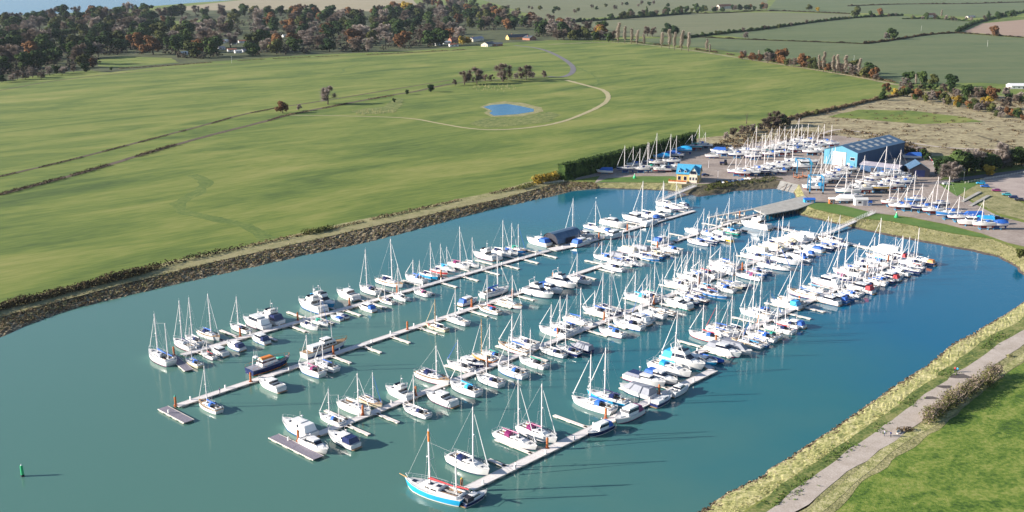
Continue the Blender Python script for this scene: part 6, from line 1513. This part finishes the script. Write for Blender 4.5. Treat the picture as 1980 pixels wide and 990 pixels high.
# dinghies on the bank below the clubhouse
for i in range(9):
    x = 1398 + i * 6.3; c = ['w', 'Y', 'B', 'w', 'n', 'w', 'B', 'w', 'w'][i]
    o = thing('dinghy', f'{HC[c]} dinghy upturned on the grass bank, {ORD[i]} from left', 'dinghy', P(x, 353 - i * .9, GZ + .1), R(110), 'dinghies on the grass bank'); mb = MB()
    mb.grid([[(-2, y * .65, .45 * (1 - y * y) + .1) for y in (-1, -.5, 0, .5, 1)], [(0, y * .85, .6 * (1 - y * y) + .1) for y in (-1, -.5, 0, .5, 1)], [(2.1, y * .08, .35 * (1 - y * y) + .1) for y in (-1, -.5, 0, .5, 1)]]); mb.build('hull', M[c], o)
    mb = MB(); mb.tube((-1.9, 0, .57), (2, 0, .48), .05, .05, 4); mb.build('keel', M['woodspar'], o)
# steps on the grass slope
for i, (a, b2) in enumerate((((1860, 390), (1895, 371)), ((1876, 398), (1912, 378)))):
    A, B_ = P(*a, GZ + .3), P(*b2, GZ + .5); d = B_ - A; n = 16; mb = MB(); L_ = d.length
    for k in range(n): mb.box(k * L_ / n, (k + 1) * L_ / n - .05, -.9, .9, 0, .12 + .02 * k)
    o = mb.build('steps', M['concrete']); o.location = A; o.rotation_euler = (0, 0, math.atan2(d.y, d.x)); tag(o, ['left', 'right'][i] + ' hand flight of pale steps up the grass slope', 'steps', 'steps on the grass slope')
# flag pole / barrier
o = thing('barrier_pole', 'red and white barrier pole raised beside the boat tent', 'barrier', P(1806, 318)); mb = MB(); mb.tube((0, 0, .8), (-3.4, 0, 5), .25, .2, 6); mb.build('arm', M['w'], o); mb = MB(); mb.tube((-1.2, 0, 2.28), (-2.3, 0, 3.64), .27, .26, 6); mb.build('band', M['r'], o); mb = MB(); mb.box(-.4, .4, -.4, .4, 0, 1.2); mb.build('base', M['y'], o)
# wind turbine mast, pole in crop
for x, y, h, lab in ((1651, 117, 7, 'white pole standing in the far crop field'), (448, 122, 9, 'thin mast beside the park homes'), (1909, 90, 10, 'pale pole in the crop field at right'), (1781, 60, 10, 'thin pole in the upper crop field')):
    o = thing('utility_pole', lab, 'pole', P(x, y)); mb = MB(); mb.tube((0, 0, 0), (0, 0, h), .16, .12, 6); mb.build('post', M['grey'] if False else M['w2'], o); mb = MB(); mb.box(-.8, .8, -.12, .12, h - .5, h - .25); mb.build('crossarm', M['w2'], o)
# wooden fence along the bank road
for a, b2, lab in (((1866, 355), (1990, 333), 'pale rail fence between the yard road and the car park'), ((1052, 357), (1090, 352), 'short rail fence on the sea wall by the clipped hedge')):
    A, B_ = P(*a), P(*b2); d = B_ - A; o = thing('rail_fence', lab, 'fence', A, math.atan2(d.y, d.x)); L_ = d.length; n = int(L_ / 3)
    mb = MB()
    for k in range(n + 1): mb.box(k * L_ / n - .08, k * L_ / n + .08, -.08, .08, 0, 1.3)
    q = mb.build('post', M['fender'], o); q['kind'] = 'stuff'
    mb = MB(); mb.box(0, L_, -.04, .04, .55, .7); mb.box(0, L_, -.04, .04, 1.0, 1.15); mb.build('rail', M['fender'], o)
# puddles on the path
for x, y, r_, lab in ((1857, 728, 3.0, 'larger'), (1828, 749, 2.0, 'middle'), (1800, 770, 1.8, 'smaller')):
    c = P(x, y); pts = [(c.x + r_ * (1 + .35 * math.sin(3 * a + x)) * math.cos(a), c.y + .8 * r_ * (1 + .3 * math.cos(2 * a)) * math.sin(a), GZ + .16) for a in [k * .4488 for k in range(14)]]
    mb = MB(); mb.add(pts, [tuple(range(14))]); tag(mb.build('puddle', M['mud']), kind='structure')
# ---- people
def person(px, py, z, jacket, trous, label, a=0, stride=.25, arm=.1):
    me = bpy.data.meshes.new('body'); s = stride
    V_ = [(0, 0, .95), (0, 0, 1.2), (0, 0, 1.42), (0.0, 0, 1.52), (.02, 0, 1.66), (.01, 0, 1.74),
          (0, .10, .90), (s * .5, .10, .50), (s * .6 - .05, .10, .09), (s * .6 + .13, .10, .04),
          (0, -.10, .90), (-s * .3, -.10, .50), (-s * .9, -.10, .10), (-s * .9 + .16, -.10, .04),
          (0, .20, 1.38), (-.06, .25, 1.12), (arm, .25, .88), (arm + .05, .25, .80), (0, -.20, 1.38), (.04, -.25, 1.12), (-arm * .5 + .08, -.25, .88), (-arm * .5 + .12, -.25, .80)]
    E_ = [(0, 1), (1, 2), (2, 3), (3, 4), (4, 5), (0, 6), (6, 7), (7, 8), (8, 9), (0, 10), (10, 11), (11, 12), (12, 13), (2, 14), (14, 15), (15, 16), (16, 17), (2, 18), (18, 19), (19, 20), (20, 21)]
    rad = [.15, .15, .14, .06, .095, .07, .10, .07, .05, .05, .10, .07, .05, .05, .07, .052, .04, .035, .07, .052, .04, .035]
    me.from_pydata(V_, E_, []); o = bpy.data.objects.new('body_tmp', me); col.objects.link(o)
    sk = o.modifiers.new('s', 'SKIN'); 
    for i, r_ in enumerate(rad): me.skin_vertices[0].data[i].radius = (r_, r_ * (1.25 if i in (0, 1, 2) else 1))
    me.skin_vertices[0].data[0].use_root = True
    o.modifiers.new('u', 'SUBSURF').levels = 1
    dg = bpy.context.evaluated_depsgraph_get(); ev = bpy.data.meshes.new_from_object(o.evaluated_get(dg)); bpy.data.objects.remove(o)
    skin = cached('skin', lambda: gel('skin', (.55, .32, .22), .6)); hair = cached('hair', lambda: gel('hair', (.06, .035, .02), .7))
    ev.materials.clear()
    for mt in (M[jacket], M[trous], skin, M['dk']): ev.materials.append(mt)
    for f in ev.polygons:
        c = f.center; f.material_index = 2 if c.z > 1.5 else (2 if abs(c.y) > .2 and c.z < .84 and c.z > .7 else 0 if c.z > .9 or abs(c.y) > .19 else 3 if c.z < .1 else 1)
    ev.name = 'person'
    q = link('person', ev); q.location = P(px, py, z); q.rotation_euler = (0, 0, R(a)); tag(q, label, 'person')
    mb = MB(); mb.sph((-.01, 0, 1.72), .105, .10, .10, 8, 5); mb.build('hair', hair, q)
    mb = MB(); mb.sph((.115, 0, 1.65), .02, .018, .03, 6, 4); mb.build('nose', skin, q)
    return q
zp = GZ + .15
person(1846, 719, zp, 'r', 'n', 'person in a red jacket walking on the footpath', 60); person(1851, 720, zp, 'k', 'dk', 'person in a blue jacket beside the one in red', 60)
person(1710, 843, zp, 'y', 'n', 'person in grey standing at the left on the near footpath', 30); person(1722, 845, zp, 'n', 'dk', 'person in dark clothes standing by the grassy hump', 200)
person(829, 634, .55, 'r', 'n', 'person in red walking on the second pontoon', 47); person(425, 760, .55, 'n', 'dk', 'person in dark clothes on the outer second pontoon', 47)
person(997, 905, .55, 'w', 'n', 'person in a white top standing on the fourth pontoon', 227)
o = thing('bench', 'weathered timber bench on the verge beside the standing people', 'bench', P(1737, 838), R(50)); mb = MB(); mb.box(-1, 1, -.25, .25, .42, .5); mb.build('seat', M['fender'], o); mb = MB(); mb.box(-1, 1, .22, .28, .5, .95); mb.build('backrest', M['fender'], o)
for x in (-.85, .85): mb = MB(); mb.box(x - .05, x + .05, -.22, .22, 0, .42); mb.build('leg', M['fender'], o)
mb = MB(); rg = random.Random(5); leaves(mb, (0, 0, .5), (2.6, 1.2, .7), 160, .18, rg); ob = mb.build('bramble_bush', M['scrub']); ob.location = P(1750, 833); tag(ob, 'low dark bramble beside the bench on the verge', 'bush')
mb = MB(); leaves(mb, (0, 0, .4), (1.2, .9, .5), 90, .16, rg); ob = mb.build('grass_tussock', M['bankgrass']); ob.location = P(1951, 690); tag(ob, 'pale tussock on the field edge beside the footpath', 'bush')
# seagull over the pontoons
o = thing('gull', 'white gull flying above the masts of the first pontoon', 'bird', P(1153, 383, 12)); mb = MB(); mb.sph((0, 0, 0), .45, .14, .12, 8, 5); mb.build('body', M['w'], o); mb = MB()
for s in (1, -1): mb.add([(-.2, 0, .05), (.2, 0, .05), (.1, s * .6, .25), (-.1, s * 1.1, .15), (-.25, s * .6, .22)], [(0, 1, 2, 3, 4)])
mb.build('wing', M['w'], o)
